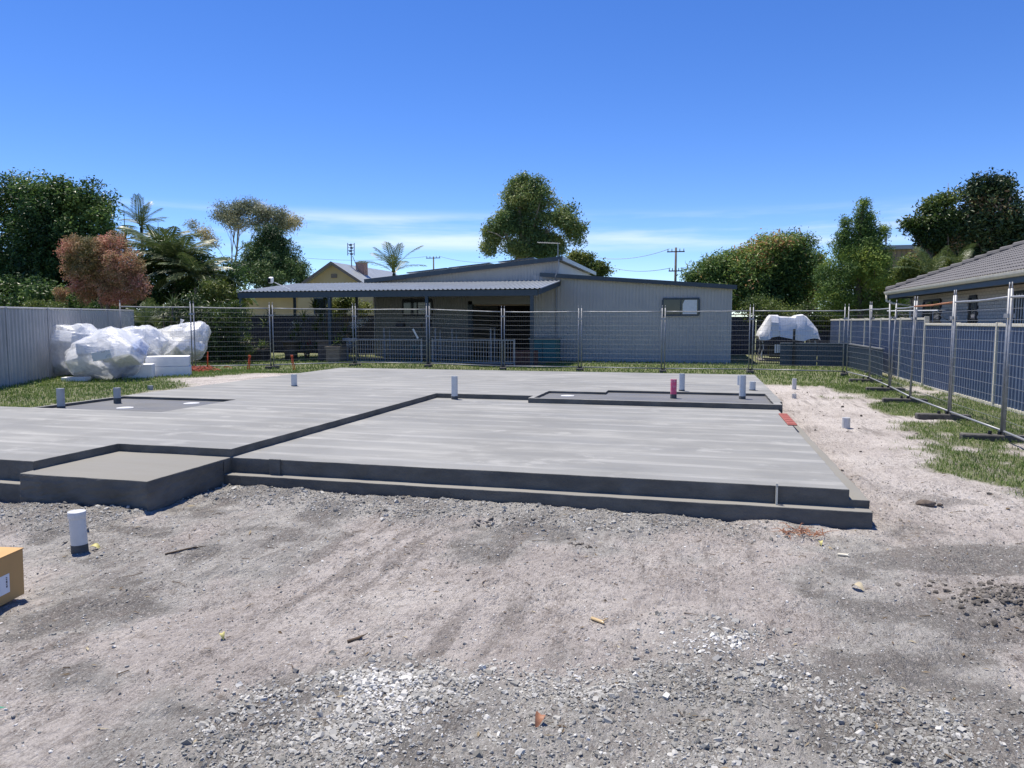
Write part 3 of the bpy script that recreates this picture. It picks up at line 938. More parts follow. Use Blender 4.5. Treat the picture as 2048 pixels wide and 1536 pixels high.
def fence_foot(x, y, rz, label, group, size=(0.62, 0.23, 0.13)):
    z = gz(x, y) - 0.02
    t = thing("fence_foot", label, "fence foot", (x, y, z), group, rz)
    L, W, H = size
    mb = MB(); mb.box((-L / 2, -W / 2, 0), (L / 2, W / 2, H))
    mb.build("block", M['foot'], t, bevel=0.022, local=True)
    for s in (-0.06, 0.06):
        MB().tube([(s, 0, H - 0.01), (s, 0, H + 0.05)], 0.026, 8).build("socket", M['black'], t, local=True)


back = [(-18.4, 20.2), (-15.75, 20.35), (-13.95, 22.0), (-11.95, 24.1), (-9.25, 24.35), (-6.66, 24.85), (-3.97, 25.0), (-1.17, 24.95), (1.62, 25.1), (4.42, 24.85)]
bl = ["in front of the two wheelie bins", "above the orange netting behind the foam bags", "with the two orange stakes at its foot", "in front of the bench by the silver gate", "in front of the shed window bench",
      "in front of the dark roller door", "in front of the blank shed wall left half", "in front of the shed wall right of the white clip", "in front of the white-covered frame"]
bl = ["wire mesh fence panel in the back row standing behind the foam bags", "wire mesh fence panel behind the orange netting, left of the orange stakes",
      "wire mesh fence panel with orange stakes at its foot", "wire mesh fence panel before the left silver balustrade", "wire mesh fence panel before the right silver balustrade",
      "wire mesh fence panel before the teal bench at the shed corner", "wire mesh fence panel before the blank shed wall, left of the window",
      "wire mesh fence panel before the shed window", "wire mesh fence panel before the white covered swing"]
for k in range(9):
    fence_panel(back[k], back[k + 1], bl[k], "back row of wire fence panels")
for k in range(1, 10):
    x, y = back[k]
    nx_ = ["left end", "left of the stakes", "right of the stakes", "left end of the silver balustrade", "middle of the silver balustrade", "right end of the silver balustrade", "middle of the shed wall", "shed window", "shed corner", "fence corner"][k]
    fence_foot(x, y, math.pi / 2 + random.uniform(-0.2, 0.2), "dark fence foot of the back wire fence, %s joint from the left" % ORD[k - 1], "feet of the back wire fence", (0.50, 0.22, 0.12))
right = [(4.45, 24.75), (4.62, 22.3), (4.52, 19.6), (4.32, 17.0), (4.24, 14.2), (4.20, 11.75), (4.12, 9.25)]
rl = ["wire mesh fence panel in the right row, farthest from the camera by the corner", "wire mesh fence panel in the right row, second from the far corner", "wire mesh fence panel in the right row, third from the far corner",
      "wire mesh fence panel with rusty top rail before the brick house", "wire mesh fence panel in the right row, second nearest the camera", "wire mesh fence panel cut by the right picture edge"]
for k in range(6):
    fence_panel(right[k], right[k + 1], rl[k], "right row of wire fence panels", lean=(0.0, 0.03, -0.03, 0.0, 0.0, 0.0)[k], rusty='top' if k == 3 else None)
for k in range(1, 7):
    x, y = right[k]
    fence_foot(x - 0.1, y, random.uniform(-0.06, 0.06), "long dark fence foot of the right wire fence, %s from the far corner" % ORD[k - 1], "feet of the right wire fence", (0.85, 0.18, 0.115))


# ------------------------------------------------------------------ sheet fences
def ribbed(mb, p0, p1, z0, z1, pitch=0.13, rib=0.045, depth=0.018, side=1, z0b=None, z1b=None, ztop=None):
    """trapezoid-ribbed sheet from p0 to p1; depth towards the left-hand normal times side"""
    p0 = Vector((p0[0], p0[1], 0)); p1 = Vector((p1[0], p1[1], 0))
    L = (p1 - p0).length; u = (p1 - p0) / L; nrm = Vector((-u.y, u.x, 0)) * side
    z0b = z0 if z0b is None else z0b; z1b = z1 if z1b is None else z1b
    n = max(1, round(L / pitch)); pt = L / n; sl = rib * 0.28
    prof = []
    for k in range(n):
        s = k * pt
        prof += [(s, 0), (s + pt - rib - sl, 0), (s + pt - rib, depth), (s + pt - sl, depth)]
    prof.append((L, 0))
    vs = []
    for s, d in prof:
        q = p0 + u * s + nrm * d; f = s / L
        zt = ztop(q) if ztop else z1 * (1 - f) + z1b * f
        vs += [(q.x, q.y, z0 * (1 - f) + z0b * f), (q.x, q.y, zt)]
    fs = [(2 * i, 2 * i + 2, 2 * i + 3, 2 * i + 1) for i in range(len(prof) - 1)]
    mb.add(vs, fs)
    return mb


# left boundary: grey steel sheets between slim posts
A = np.array([-12.35, 7.9]); B = np.array([-19.55, 22.1])
AB = (B - A) / np.linalg.norm(B - A); LAB = np.linalg.norm(B - A)
gfence = thing("sheet_fence", "grey ribbed steel boundary fence behind the foam bags", "fence", (*A, 0.2), None)


def lf(s): return A + AB * s


def lf_top(s): return 1.96 + 0.13 * s / LAB


SB = [1.05, 3.45, 5.85, 8.2, 10.6, 13.0, 16.0]
for k in range(len(SB) - 1):
    s0, s1 = SB[k], SB[k + 1]
    a, b = lf(s0 + 0.02), lf(s1 - 0.02)
    za, zb = lf_top(s0), lf_top(s1)
    mb = MB(); ribbed(mb, a, b, gz(*a) - 0.05, za - 0.03, 0.20, 0.10, 0.032, -1, gz(*b) - 0.05, zb - 0.03)
    mb.build("sheet", M['fence_grey'], gfence)
    nrm = np.array([AB[1], -AB[0]])
    c0, c1 = lf(s0), lf(s1)
    MB().tube([(*c0, za), (*c1, zb)], 0.028, 6).build("top_rail", M['fence_grey'], gfence)
    e = c0 + nrm * 0.02
    MB().obox((e[0], e[1], (za + gz(*e)) / 2 - 0.02), (0.055, 0.06, za - gz(*e) + 0.06), (0, 0, math.atan2(AB[1], AB[0]))).build("post", M['fence_grey'], gfence)

# right boundary: blue sheets in cream frames, stepping up halfway back
bfence = thing("blue_sheet_fence", "blue ribbed steel fence with cream posts and capping before the brick house", "fence", (5.75, 20.0, 0.0))
XB = 5.75
ys = [8.4, 10.8, 13.2, 15.6, 17.9]
ystep = float(at_x(1851, 700, XB)[1])
ys = [ystep - 2.42 * k for k in range(6, -1, -1)] + [ystep + 2.42 * k for k in range(1, 7)]
for k in range(len(ys) - 1):
    y0, y1 = ys[k], ys[k + 1]
    hi = 1.80 if y0 >= ystep - 0.01 else 1.66
    zb = gz(XB, (y0 + y1) / 2)
    mb = MB(); ribbed(mb, (XB, y0 + 0.03), (XB, y1 - 0.03), zb + 0.02, hi - 0.03, 0.16, 0.06, 0.026, 1)
    mb.build("sheet", M['fence_blue'], bfence)
    MB().box((XB - 0.045, y0, hi - 0.06), (XB + 0.045, y1 - 0.002, hi)).build("capping", M['cream_trim'], bfence, bevel=0.008)
    MB().box((XB - 0.035, y0 + 0.03, zb - 0.02), (XB + 0.035, y1 - 0.03, zb + 0.055)).build("bottom_rail", M['cream_trim'], bfence)
    hp = hi + 0.02 if abs(y0 - ystep) > 0.01 else 1.83
    MB().box((XB - 0.06, y0 - 0.03, zb - 0.05), (XB + 0.05, y0 + 0.03, hp)).build("post", M['cream_trim'], bfence, bevel=0.006)

# dark fences closing the view at the back
nfence = thing("navy_sheet_fence", "dark navy ribbed fence with pale capping behind the pergola", "fence", (-20.0, 34.0, 0))
xs_ = np.arange(-31.0, -13.0, 2.4)
for k in range(len(xs_) - 1):
    mb = MB(); ribbed(mb, (xs_[k] + 0.02, 34.0), (xs_[k + 1] - 0.02, 34.0), 0.0, 2.03, 0.16, 0.07, 0.03, -1)
    mb.build("sheet", M['fence_navy'], nfence)
    MB().box((xs_[k], 33.93, 2.0), (xs_[k + 1] - 0.004, 34.04, 2.06)).build("capping", M['cream_trim'], nfence)
    MB().box((xs_[k] - 0.03, 33.95, 0), (xs_[k] + 0.03, 34.05, 2.0)).build("post", M['fence_navy'], nfence)
bkf = thing("navy_sheet_fence", "dark ribbed fence closing the yard behind the white covered swing", "fence", (4.0, 40.0, 0))
xs_ = np.arange(0.4, 10.5, 2.4)
for k in range(len(xs_) - 1):
    mb = MB(); ribbed(mb, (xs_[k] + 0.02, 40.0), (xs_[k + 1] - 0.02, 40.0), 0.0, 1.95, 0.16, 0.07, 0.03, -1)
    mb.build("sheet", M['fence_navy'], bkf)
    MB().tube([(xs_[k], 39.9, 2.05), (xs_[k + 1], 39.9, 2.06)], 0.035, 6).build("pale_rail", M['cream_trim'], bkf)
# ------------------------------------------------------------------ the steel shed with its verandah
shed = thing("steel_shed", "long grey ribbed steel shed with skillion roofs and verandah", "shed", (-6.0, 31.0, 0))
YW = 31.0


def wing_top(q): return 3.60 + (q.x + 6.0) / 7.2 * (3.05 - 3.60)
def main_top(q): return 3.52 + (q.x + 14.5) / 8.6 * (4.32 - 3.52)


# wing: front wall, sheet by sheet
x = -6.95
while x < 1.15:
    x1 = min(x + 0.82, 1.2)
    mb = MB(); ribbed(mb, (x, YW), (x1, YW), 0.0, 3, 0.137, 0.034, 0.016, -1, ztop=wing_top)
    mb.build("wall_sheet", M['shed'], shed); x = x1
y = YW
while y < 40.9:
    mb = MB(); ribbed(mb, (1.2, y), (1.2, y + 1.0), 0.0, 3.05, 0.165, 0.034, 0.016, -1)
    mb.build("wall_sheet", M['shed'], shed); y += 1.0
MB().box((1.17, YW - 0.035, 0.0), (1.23, YW + 0.04, 3.0)).build("corner_trim", M['shed'], shed)
# upper front wall of the main bay, above the verandah roof
x = -14.5
while x < -5.95:
    x1 = min(x + 0.82, -5.9)
    mb = MB(); ribbed(mb, (x, YW + 0.2), (x1, YW + 0.2), 3.2, 3, 0.137, 0.034, 0.016, -1, ztop=main_top)
    mb.build("wall_sheet", M['shed'], shed); x = x1
# lower front wall under the verandah, door opening left clear
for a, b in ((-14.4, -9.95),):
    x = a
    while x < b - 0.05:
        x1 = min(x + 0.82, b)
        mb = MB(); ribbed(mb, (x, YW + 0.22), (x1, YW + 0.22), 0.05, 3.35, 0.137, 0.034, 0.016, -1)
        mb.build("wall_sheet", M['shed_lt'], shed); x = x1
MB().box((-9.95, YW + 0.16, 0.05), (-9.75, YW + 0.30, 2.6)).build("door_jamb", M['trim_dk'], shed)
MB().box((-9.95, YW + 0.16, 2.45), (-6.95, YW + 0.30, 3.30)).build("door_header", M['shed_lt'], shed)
rd = MB()
for k in range(5): rd.tube([(-9.7, YW + 0.33, 2.42 - 0.0 + 0.06 * k), (-6.95, YW + 0.33, 2.42 + 0.06 * k)], 0.035, 6)
rd.build("roller_door", M['mustard'], shed)
# remaining walls, lining and floor so that the open door looks into a real room
MB().box((-14.5, YW + 0.24, 0.0), (-14.44, 41.0, 3.45)).build("wall", M['shed'], shed)
MB().box((-14.44, 40.94, 0.0), (1.15, 41.0, 3.0)).build("wall", M['shed'], shed)
MB().box((-5.98, YW + 0.24, 3.0), (-5.92, 41.0, 4.26)).build("wall", M['shed'], shed)
MB().box((-14.4, YW - 4.0, -0.02), (-6.0, YW + 0.15, 0.045)).build("verandah_floor", M['path'], shed)
MB().box((-14.4, YW + 0.15, -0.02), (1.15, 40.9, 0.045)).build("floor_slab", M['path'], shed)
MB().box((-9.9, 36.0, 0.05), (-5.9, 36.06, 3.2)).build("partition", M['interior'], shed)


def roof_plane(name, c, th=0.05, mat='roofsheet'):
    MB().prism(c, (0, 0, -th)).build(name, M[mat], shed)


roof_plane("wing_roof", [(-6.6, YW - 0.22, 3.76), (1.38, YW - 0.22, 3.135), (1.38, 41.2, 3.135), (-6.6, 41.2, 3.76)])
roof_plane("main_roof", [(-14.75, YW - 0.1, 3.60), (-5.72, YW - 0.1, 4.44), (-5.72, 41.2, 4.44), (-14.75, 41.2, 3.60)])
# barge boards
MB().prism([(-6.62, YW - 0.26, 3.60), (1.40, YW - 0.26, 2.975), (1.40, YW - 0.26, 3.145), (-6.62, YW - 0.26, 3.77)], (0, 0.045, 0)).build("barge_board", M['trim_dk'], shed)
MB().prism([(-14.78, YW - 0.14, 3.42), (-5.70, YW - 0.14, 4.27), (-5.70, YW - 0.14, 4.45), (-14.78, YW - 0.14, 3.61)], (0, 0.045, 0)).build("barge_board", M['trim_dk'], shed)
MB().box((-5.72, YW - 0.1, 4.27), (-5.66, 41.2, 4.445)).build("ridge_flashing", M['roofsheet'], shed)
MB().tube([(-5.8, YW - 0.28, 4.3), (-5.8, YW - 0.28, 3.9), (-5.95, YW - 0.28, 3.6), (-5.95, YW - 0.05, 3.3), (-5.95, YW - 0.05, 0.1)], 0.022, 6).build("conduit", M['galv'], shed)
for k, (xa, xb) in enumerate(((-12.9, -11.0), (-10.9, -9.0), (-8.6, -7.0))):
    za, zb = (3.60 + (xx + 14.75) / 9.03 * 0.84 + 0.10 for xx in (xa, xb))
    MB().prism([(xa, YW + 0.3, za), (xb, YW + 0.3, zb), (xb, YW + 1.9, zb), (xa, YW + 1.9, za)], (0, 0, 0.04)).build("solar_panel", M['solar'], shed)


def window(parent, p, u, up, w, h, frame_m, n_out, muntin=True, t=0.05, blind=False):
    """framed window; p lower-left corner, u along, n_out towards viewer"""
    p, u, n = Vector(p), Vector(u), Vector(n_out); z = Vector((0, 0, 1))
    f = MB()

    def bar(a, b, wd):
        d = (b - a).normalized(); s_ = z if abs(d.z) < 0.5 else u
        poly = [a - s_ * wd / 2, b - s_ * wd / 2, b + s_ * wd / 2, a + s_ * wd / 2]
        f.prism(poly, n * t)
    bar(p, p + u * w, 0.07); bar(p + z * h, p + u * w + z * h, 0.07)
    bar(p + z * 0.035, p + z * (h - 0.035), 0.07); bar(p + u * w + z * 0.035, p + u * w + z * (h - 0.035), 0.07)
    if muntin: bar(p + u * w / 2 + z * 0.035, p + u * w / 2 + z * (h - 0.035), 0.05)
    wd = f.build("window", frame_m, parent)
    for k in range(2 if muntin else 1):
        ww = w / 2 if muntin else w
        a = p + u * (ww * k + 0.02) + z * 0.03
        q = MB().prism([a, a + u * (ww - 0.04), a + u * (ww - 0.04) + z * (h - 0.06), a + z * (h - 0.06)], n * 0.022)
        q.build("pane", M['glass'], wd)
    if blind:
        bl_ = MB()
        for k in range(7):
            zz = h * (0.15 + 0.1 * k)
            a = p + u * (w * 0.53) + z * zz + n * 0.024
            bl_.prism([a, a + u * w * 0.42, a + u * w * 0.42 + z * 0.035, a + z * 0.035], n * 0.004)
        bl_.build("blind", M['white'], wd, kind="stuff")
    return wd


window(shed, (-1.50, YW - 0.017, 1.95), (1, 0, 0), None, 1.45, 0.68, M['trim_dk'], (0, -1, 0))
cu = MB().prism([(-0.70, YW - 0.043, 2.0), (-0.13, YW - 0.043, 2.0), (-0.13, YW - 0.043, 2.58), (-0.62, YW - 0.043, 2.58), (-0.70, YW - 0.043, 2.4)], (0, 0.002, 0))
cu.build("curtain", M['white'], shed)
window(shed, (-13.05, YW + 0.203, 1.98), (1, 0, 0), None, 1.40, 0.70, M['black'], (0, -1, 0), blind=True)

# verandah: corrugated roof in separate sheets on posts and beams
VF, VB = 26.85, 31.15
def ver_z(y): return 2.93 + (y - VF) / (VB - VF) * 0.52
XL, XR = -18.55, -5.72
ns = 17; wsh = (XR - XL) / ns
for k in range(ns):
    xa, xb = XL + k * wsh, XL + (k + 1) * wsh - 0.004
    n = 4; pts = []
    for i in range(n):
        s0 = xa + (xb - xa) * i / n; pw = (xb - xa) / n
        pts += [(s0, 0), (s0 + pw * 0.55, 0), (s0 + pw * 0.65, 0.03), (s0 + pw * 0.9, 0.03)]
    pts.append((xb, 0))
    vs = []
    yb = VB + random.uniform(-0.005, 0.005)
    for X_, d in pts:
        vs += [(X_, VF - 0.12, ver_z(VF - 0.12) + d), (X_, yb, ver_z(yb) + d), (X_, VF - 0.12, ver_z(VF - 0.12) + d - 0.004), (X_, yb, ver_z(yb) + d - 0.004)]
    fs = []
    for i in range(len(pts) - 1):
        a = 4 * i
        fs += [(a, a + 4, a + 5, a + 1), (a + 2, a + 3, a + 7, a + 6), (a, a + 2, a + 6, a + 4)]
    MB().add(vs, fs).build("verandah_roof_sheet", M['roofsheet'], shed)
MB().box((XL + 0.05, VF - 0.08, 2.66), (XR - 0.12, VF, 2.88)).build("verandah_beam", M['trim_dk'], shed)
MB().prism([(XR - 0.10, VF - 0.06, 2.70), (XR - 0.10, VB - 0.2, 3.22), (XR - 0.10, VB - 0.2, 3.40), (XR - 0.10, VF - 0.06, 2.90)], (0.06, 0, 0)).build("verandah_side_beam", M['trim_dk'], shed)
MB().prism([(XL + 0.06, VF, 2.70), (XL + 0.06, VB - 0.2, 3.22), (XL + 0.06, VB - 0.2, 3.40), (XL + 0.06, VF, 2.90)], (0.06, 0, 0)).build("verandah_side_beam", M['trim_dk'], shed)
MB().box((XL + 0.12, VB - 0.35, 3.06), (-14.55, VB - 0.27, 3.28)).build("verandah_beam", M['trim_dk'], shed)
for k in range(4):
    yy = VF + 0.9 * (k + 0.6)
    MB().box((XL + 0.14, yy, ver_z(yy) - 0.115), (XR - 0.14, yy + 0.05, ver_z(yy) - 0.01)).build("purlin", M['trim_dk'], shed)
for xx in (-18.38, -14.35, -10.22, -6.07):
    MB().box((xx - 0.06, VF - 0.09, 0.0), (xx + 0.06, VF + 0.03, 2.655)).build("verandah_post", M['trim_dk'], shed)
for xx in (-18.3, -16.75, -15.15):
    MB().box((xx - 0.05, VB - 0.36, 0.0), (xx + 0.05, VB - 0.26, 3.055)).build("verandah_post", M['trim_dk'], shed)
# flood lamp on a bracket on the verandah roof
lamp = thing("flood_lamp", "small white flood lamp on a bracket over the verandah roof", "lamp", (-17.3, 27.5, 3.0))
MB().tube([(-16.55, 27.6, ver_z(27.6)), (-17.22, 27.5, 3.32)], 0.018, 6).build("bracket", M['white'], lamp)
MB().obox((-17.36, 27.45, 3.42), (0.17, 0.20, 0.24), (0.3, 0.1, 0.3)).build("lamp_head", M['white'], lamp, bevel=0.03)
MB().obox((-17.385, 27.345, 3.40), (0.12, 0.03, 0.18), (0.3, 0.1, 0.3)).build("lens", M['glass'], lamp)

# silver balustrades in front of the verandah
def balustrade(x0, x1, label):
    t = thing("balustrade", label, "balustrade", (x0, 26.75, 0.05), "silver balustrades of the verandah")
    MB().box((x0, 26.72, 0.98), (x1, 26.76, 1.02)).build("top_rail", M['galv'], t)
    MB().box((x0, 26.72, 0.12), (x1, 26.76, 0.16)).build("bottom_rail", M['galv'], t)
    n = int((x1 - x0) / 0.105)
    for k in range(n + 1):
        xx = x0 + 0.01 + (x1 - x0 - 0.02) * k / n
        MB().box((xx - 0.009, 26.73, 0.16), (xx + 0.009, 26.75, 0.98)).build("baluster", M['galv'], t)
    for xx in (x0 - 0.03, x1 + 0.03):
        MB().box((xx - 0.025, 26.715, 0.0), (xx + 0.025, 26.765, 1.05)).build("post", M['galv'], t)


balustrade(-13.55, -10.45, "silver barred balustrade under the shed window, left of the centre verandah post")
balustrade(-9.95, -6.75, "silver barred balustrade before the roller door, right of the centre verandah post")


def workbench(x0, x1, y0, y1, h, label):
    t = thing("workbench", label, "bench", (x0, y0, 0.05), "benches under the verandah")
    MB().box((x0, y0, h - 0.05), (x1, y1, h)).build("bench_top", M['timber'], t)
    for xx in (x0 + 0.06, x1 - 0.06):
        for yy in (y0 + 0.06, y1 - 0.06):
            MB().box((xx - 0.03, yy - 0.03, 0.05), (xx + 0.03, yy + 0.03, h - 0.051)).build("leg", M['galv'], t)
    MB().box((x0 + 0.1, y0 + 0.1, 0.42), (x1 - 0.1, y1 - 0.1, 0.45)).build("shelf", M['timber'], t)


workbench(-12.9, -10.5, 28.6, 29.3, 1.48, "long timber workbench below the dark shed window")
workbench(-10.1, -8.3, 29.2, 29.9, 1.46, "shorter timber workbench beside the roller door")
for k, (xx, yy, w, d, h, mt) in enumerate(((-12.4, 28.8, 0.35, 0.3, 0.22, 'pot_dk'), (-11.8, 28.9, 0.5, 0.3, 0.14, 'timber'), (-11.1, 28.8, 0.25, 0.25, 0.3, 'black'))):
    tag(MB().box((xx, yy, 1.482), (xx + w, yy + d, 1.48 + h)).build(("storage_tub", "tool_box", "paint_tin")[k], M[mt], bevel=0.03),
        ("dark storage tub on the left end of the long bench", "low timber tool box on the middle of the long bench", "black tin on the right end of the long bench")[k], ("tub", "tool box", "tin")[k])
sg = MB().obox((-10.62, 26.6, 1.23), (0.07, 0.012, 0.42), (0, -0.5, 0)); tag(sg.build("sign_strip", M['white']), "tilted white plastic strip clipped beside the centre verandah post", "strip")
tag(MB().box((-13.75, 26.66, 0.92), (-13.1, 26.70, 1.04)).build("notice_plate", M['galv'], bevel=0.01), "blank grey plate fixed to the left end of the balustrade", "plate")
# saw horse, teal bench and brick stack
sh = thing("saw_horse", "teal folding saw horse behind the left balustrade", "saw horse", (-11.0, 28.0, 0.05))
MB().box((-11.35, 27.97, 0.70), (-10.55, 28.05, 0.76)).build("cross_beam", M['teal'], sh)
for xx in (-11.25, -10.65):
    for dy in (-0.25, 0.25):
        MB().tube([(xx, 28.01, 0.69), (xx + (0.08 if xx > -11 else -0.08), 28.01 + dy, 0.06)], 0.022, 6).build("leg", M['teal'], sh)
cab = thing("cabinet", "teal-grey cabinet with pale top at the shed corner", "cabinet", (-6.4, 29.5, 0))
MB().box((-6.7, 29.2, 0.05), (-5.6, 30.1, 0.98)).build("body", M['teal'], cab)
MB().box((-6.75, 29.15, 0.982), (-5.55, 30.15, 1.03)).build("top", M['shed_lt'], cab)
for k in range(2):
    MB().box((-6.66 + 0.53 * k, 29.165, 0.12), (-6.18 + 0.53 * k, 29.198, 0.92)).build("cabinet_door", M['teal'], cab)
bst = thing("brick_stack", "stack of dull red bricks at the right end of the balustrade", "bricks", (-6.5, 27.6, 0))
for r_ in range(7):
    for c_ in range(4):
        for d_ in range(2):
            MB().obox((-6.85 + 0.25 * c_, 27.35 + 0.13 * d_, 0.085 + 0.08 * r_), (0.235, 0.115, 0.074), (0, 0, random.uniform(-0.05, 0.05))).build("brick", M['redbrick'], bst)

# television aerial on the shed
ta = thing("tv_aerial", "thin grid television aerial on the shed roof peak", "aerial", (-5.95, 31.3, 4.45))
MB().tube([(-5.95, 31.3, 4.3), (-5.95, 31.3, 5.05)], 0.02, 6).build("mast", M['galv'], ta)
MB().tube([(-6.85, 31.3, 5.08), (-5.85, 31.3, 5.02)], 0.012, 5).build("boom", M['galv'], ta)
for k in range(9):
    xx = -6.8 + 0.105 * k
    MB().tube([(xx, 31.05, 5.10 - 0.006 * k), (xx, 31.55, 5.10 - 0.006 * k)], 0.006, 4).build("element", M['galv'], ta)

# ------------------------------------------------------------------ cream gabled house behind
YC = 44.0
ch = thing("cream_house", "cream rendered house with pointed gable behind the verandah", "house", (-22.0, YC, 0))
ap = at(668, 525, YC); el = at(600, 578, YC); er = at(732, 567, YC)
slope = (ap[2] - er[2]) / (er[0] - ap[0])
eL, eR = ap[0] - 3.0, ap[0] + 3.0
ze = ap[2] - slope * 3.0
MB().prism([(eL + 0.3, YC, 0), (eR - 0.3, YC, 0), (eR - 0.3, YC, ze + 0.2), (ap[0], YC, ap[2] - 0.08), (eL + 0.3, YC, ze + 0.2)], (0, 9, 0)).build("gable_wall", M['render'], ch)
for sx, xe in ((-1, eL), (1, eR)):
    MB().prism([(ap[0], YC - 0.4, ap[2] + 0.02), (xe, YC - 0.4, ze + 0.02), (xe, YC - 0.4, ze - 0.12), (ap[0], YC - 0.4, ap[2] - 0.12)], (0, 9.8, 0)).build("roof", M['roofsheet'], ch)
    MB().prism([(ap[0], YC - 0.44, ap[2] + 0.05), (xe, YC - 0.44, ze + 0.05), (xe, YC - 0.44, ze - 0.15), (ap[0], YC - 0.44, ap[2] - 0.15)], (0, 0.035, 0)).build("barge_board", M['timber'], ch)
MB().box((ap[0] - 0.2, YC - 0.06, ap[2] - 1.0), (ap[0] + 0.2, YC - 0.01, ap[2] - 0.75)).build("gable_vent", M['timber'], ch)
MB().box((-31.5, YC + 1.5, 0), (eL + 0.29, YC + 8, 3.4)).build("wall", M['render'], ch)
MB().box((eR - 0.29, YC + 1.0, 0), (-15.5, YC + 8, 3.3)).build("wall", M['render'], ch)
MB().box((-31.9, YC + 1.0, 3.4), (eL + 0.25, YC + 8.4, 3.55)).build("roof", M['roofsheet'], ch)
MB().box((eR - 0.25, YC + 0.6, 3.3), (-15.2, YC + 8.4, 3.45)).build("roof", M['roofsheet'], ch)
chim = MB().box((ap[0] + 0.55, YC + 2.0, ap[2] - 1.4), (ap[0] + 1.15, YC + 2.6, ap[2] + 0.12)).build("chimney", M['chimney'], ch)
MB().box((ap[0] + 0.50, YC + 1.95, ap[2] + 0.122), (ap[0] + 1.20, YC + 2.65, ap[2] + 0.2)).build("chimney_cap", M['white'], chim)
wc = at(640, 612, YC)
window(ch, (wc[0] - 0.4, YC - 0.002, 1.9), (1, 0, 0), None, 1.1, 1.3, M['fascia_bl'], (0, -1, 0), False)
# aerial mast on that house
am = thing("aerial_mast", "braced aerial mast with stacked rods on the cream house", "aerial", (*at(703, 560, 46)[:2], 4.0))
q0, q1 = at(704, 566, 46), at(702, 487, 46)
MB().tube([q0, q1], 0.035, 6).build("mast", M['galv'], am)
MB().tube([at(727, 566, 46), at(705, 512, 46)], 0.022, 5).build("brace", M['galv'], am)
for du in (-6.5, 6.5):
    MB().tube([at(702 + du, 486, 46), at(702 + du, 511, 46)], 0.03, 5).build("reflector_rod", M['galv'], am)
for k in range(4):
    MB().tube([at(695.5, 489 + 6 * k, 46), at(708.5, 489 + 6 * k, 46)], 0.02, 5).build("cross_rod", M['galv'], am)
    MB().obox(at(701 + (k % 2) * 2, 490 + 6 * k, 45.95), (0.16, 0.12, 0.10), (0, 0, 0)).build("dipole", M['black'], am)

# ------------------------------------------------------------------ brick house on the right
bh = thing("brick_house", "cream brick house with charcoal tiled hip roof on the right", "house", (7.0, 22.0, 0))
XW = 7.0; EX, EZ = 6.36, 2.74; TAN = 0.41
YFAR, YNEAR = 28.4, 11.0
MB().box((XW + 0.03, YNEAR, 0), (XW + 0.25, YFAR - 0.65, 2.55)).build("wall", M['mortar'], bh)
MB().box((XW + 0.25, YFAR - 0.87, 0), (15.0, YFAR - 0.65, 2.55)).build("wall", M['mortar'], bh)
# openings: (y near, y far, z sill, z head)
def yw(u): return float(at_x(u, 600, XW)[1])
OPEN = [(yw(1882), yw(1849), 1.25, 2.36), (yw(1955), yw(1941), 0.3, 2.36), (yw(2075), yw(2030), 0.25, 2.36)]
wall_o = [c for c in bh.children if c.name.startswith("wall")][0]
bmesh_brick = MB().box((-0.005, 0.004, 0.004), (0.032, 0.236, 0.080)).mesh("brick")
bmesh_half = MB().box((-0.005, 0.004, 0.004), (0.032, 0.116, 0.080)).mesh("brick")
for me_ in (bmesh_brick, bmesh_half): me_.materials.append(M['brick'])
spots = []
row = 0
z = 0.0
while z < 2.47:
    y = YNEAR + (0.12 if row % 2 else 0.0)
    while y < YFAR - 0.9:
        y1 = y + 0.24
        cut = any(o[0] < y1 - 0.01 and o[1] > y + 0.01 and o[2] < z + 0.08 and o[3] > z + 0.005 for o in OPEN)
        if not cut: spots.append((y, z))
        y = y1
    z += 0.0845; row += 1
vis = [(y, z) for y, z in spots if z > 1.5 and y > 15.8]
vis.sort(key=lambda s_: s_[0])
vis = vis[:300]; vset = set(vis)
off = BASE[bh.name][0]
for y, z in vis:
    o = link("brick", bmesh_brick, None, wall_o)
    o.location = (XW - off.x, y - off.y, z - off.z)
rest = MB()
for y, z in spots:
    if (y, z) not in vset: rest.box((XW - 0.005, y + 0.004, z + 0.004), (XW + 0.032, y + 0.236, z + 0.080))
rest.build("far_bricks", M['brick'], wall_o, kind="stuff")
for k, (y0, y1, z0, z1) in enumerate(OPEN):
    wd = window(bh, (XW + 0.01, y1, z0), (0, -1, 0), None, y1 - y0, z1 - z0, M['black'], (-1, 0, 0), k == 0, 0.05)
    if k == 0: MB().box((XW - 0.05, y0 - 0.03, z0 - 0.10), (XW - 0.006, y1 + 0.03, z0 - 0.04)).build("sill", M['brick'], wd)
    if k == 2:
        for j in range(8):
            yy = y0 + (y1 - y0) * (j + 0.5) / 8
            MB().box((XW - 0.06, yy - 0.01, z0 + 0.05), (XW - 0.045, yy + 0.01, z1 - 0.04)).build("screen_bar", M['white'], wd)
MB().box((EX + 0.05, YNEAR, 2.56), (XW + 0.3, YFAR - 0.06, 2.58)).build("soffit", M['shed_lt'], bh)
MB().box((EX + 0.30, YFAR - 0.70, 2.562), (15.0, YFAR - 0.06, 2.582)).build("soffit", M['shed_lt'], bh)
MB().box((EX + 0.005, YNEAR, 2.50), (EX + 0.045, YFAR - 0.04, 2.70)).build("fascia", M['fascia_bl'], bh)
MB().box((EX + 0.046, YFAR - 0.045, 2.50), (15.0, YFAR - 0.005, 2.70)).build("fascia", M['fascia_bl'], bh)
gut = MB()
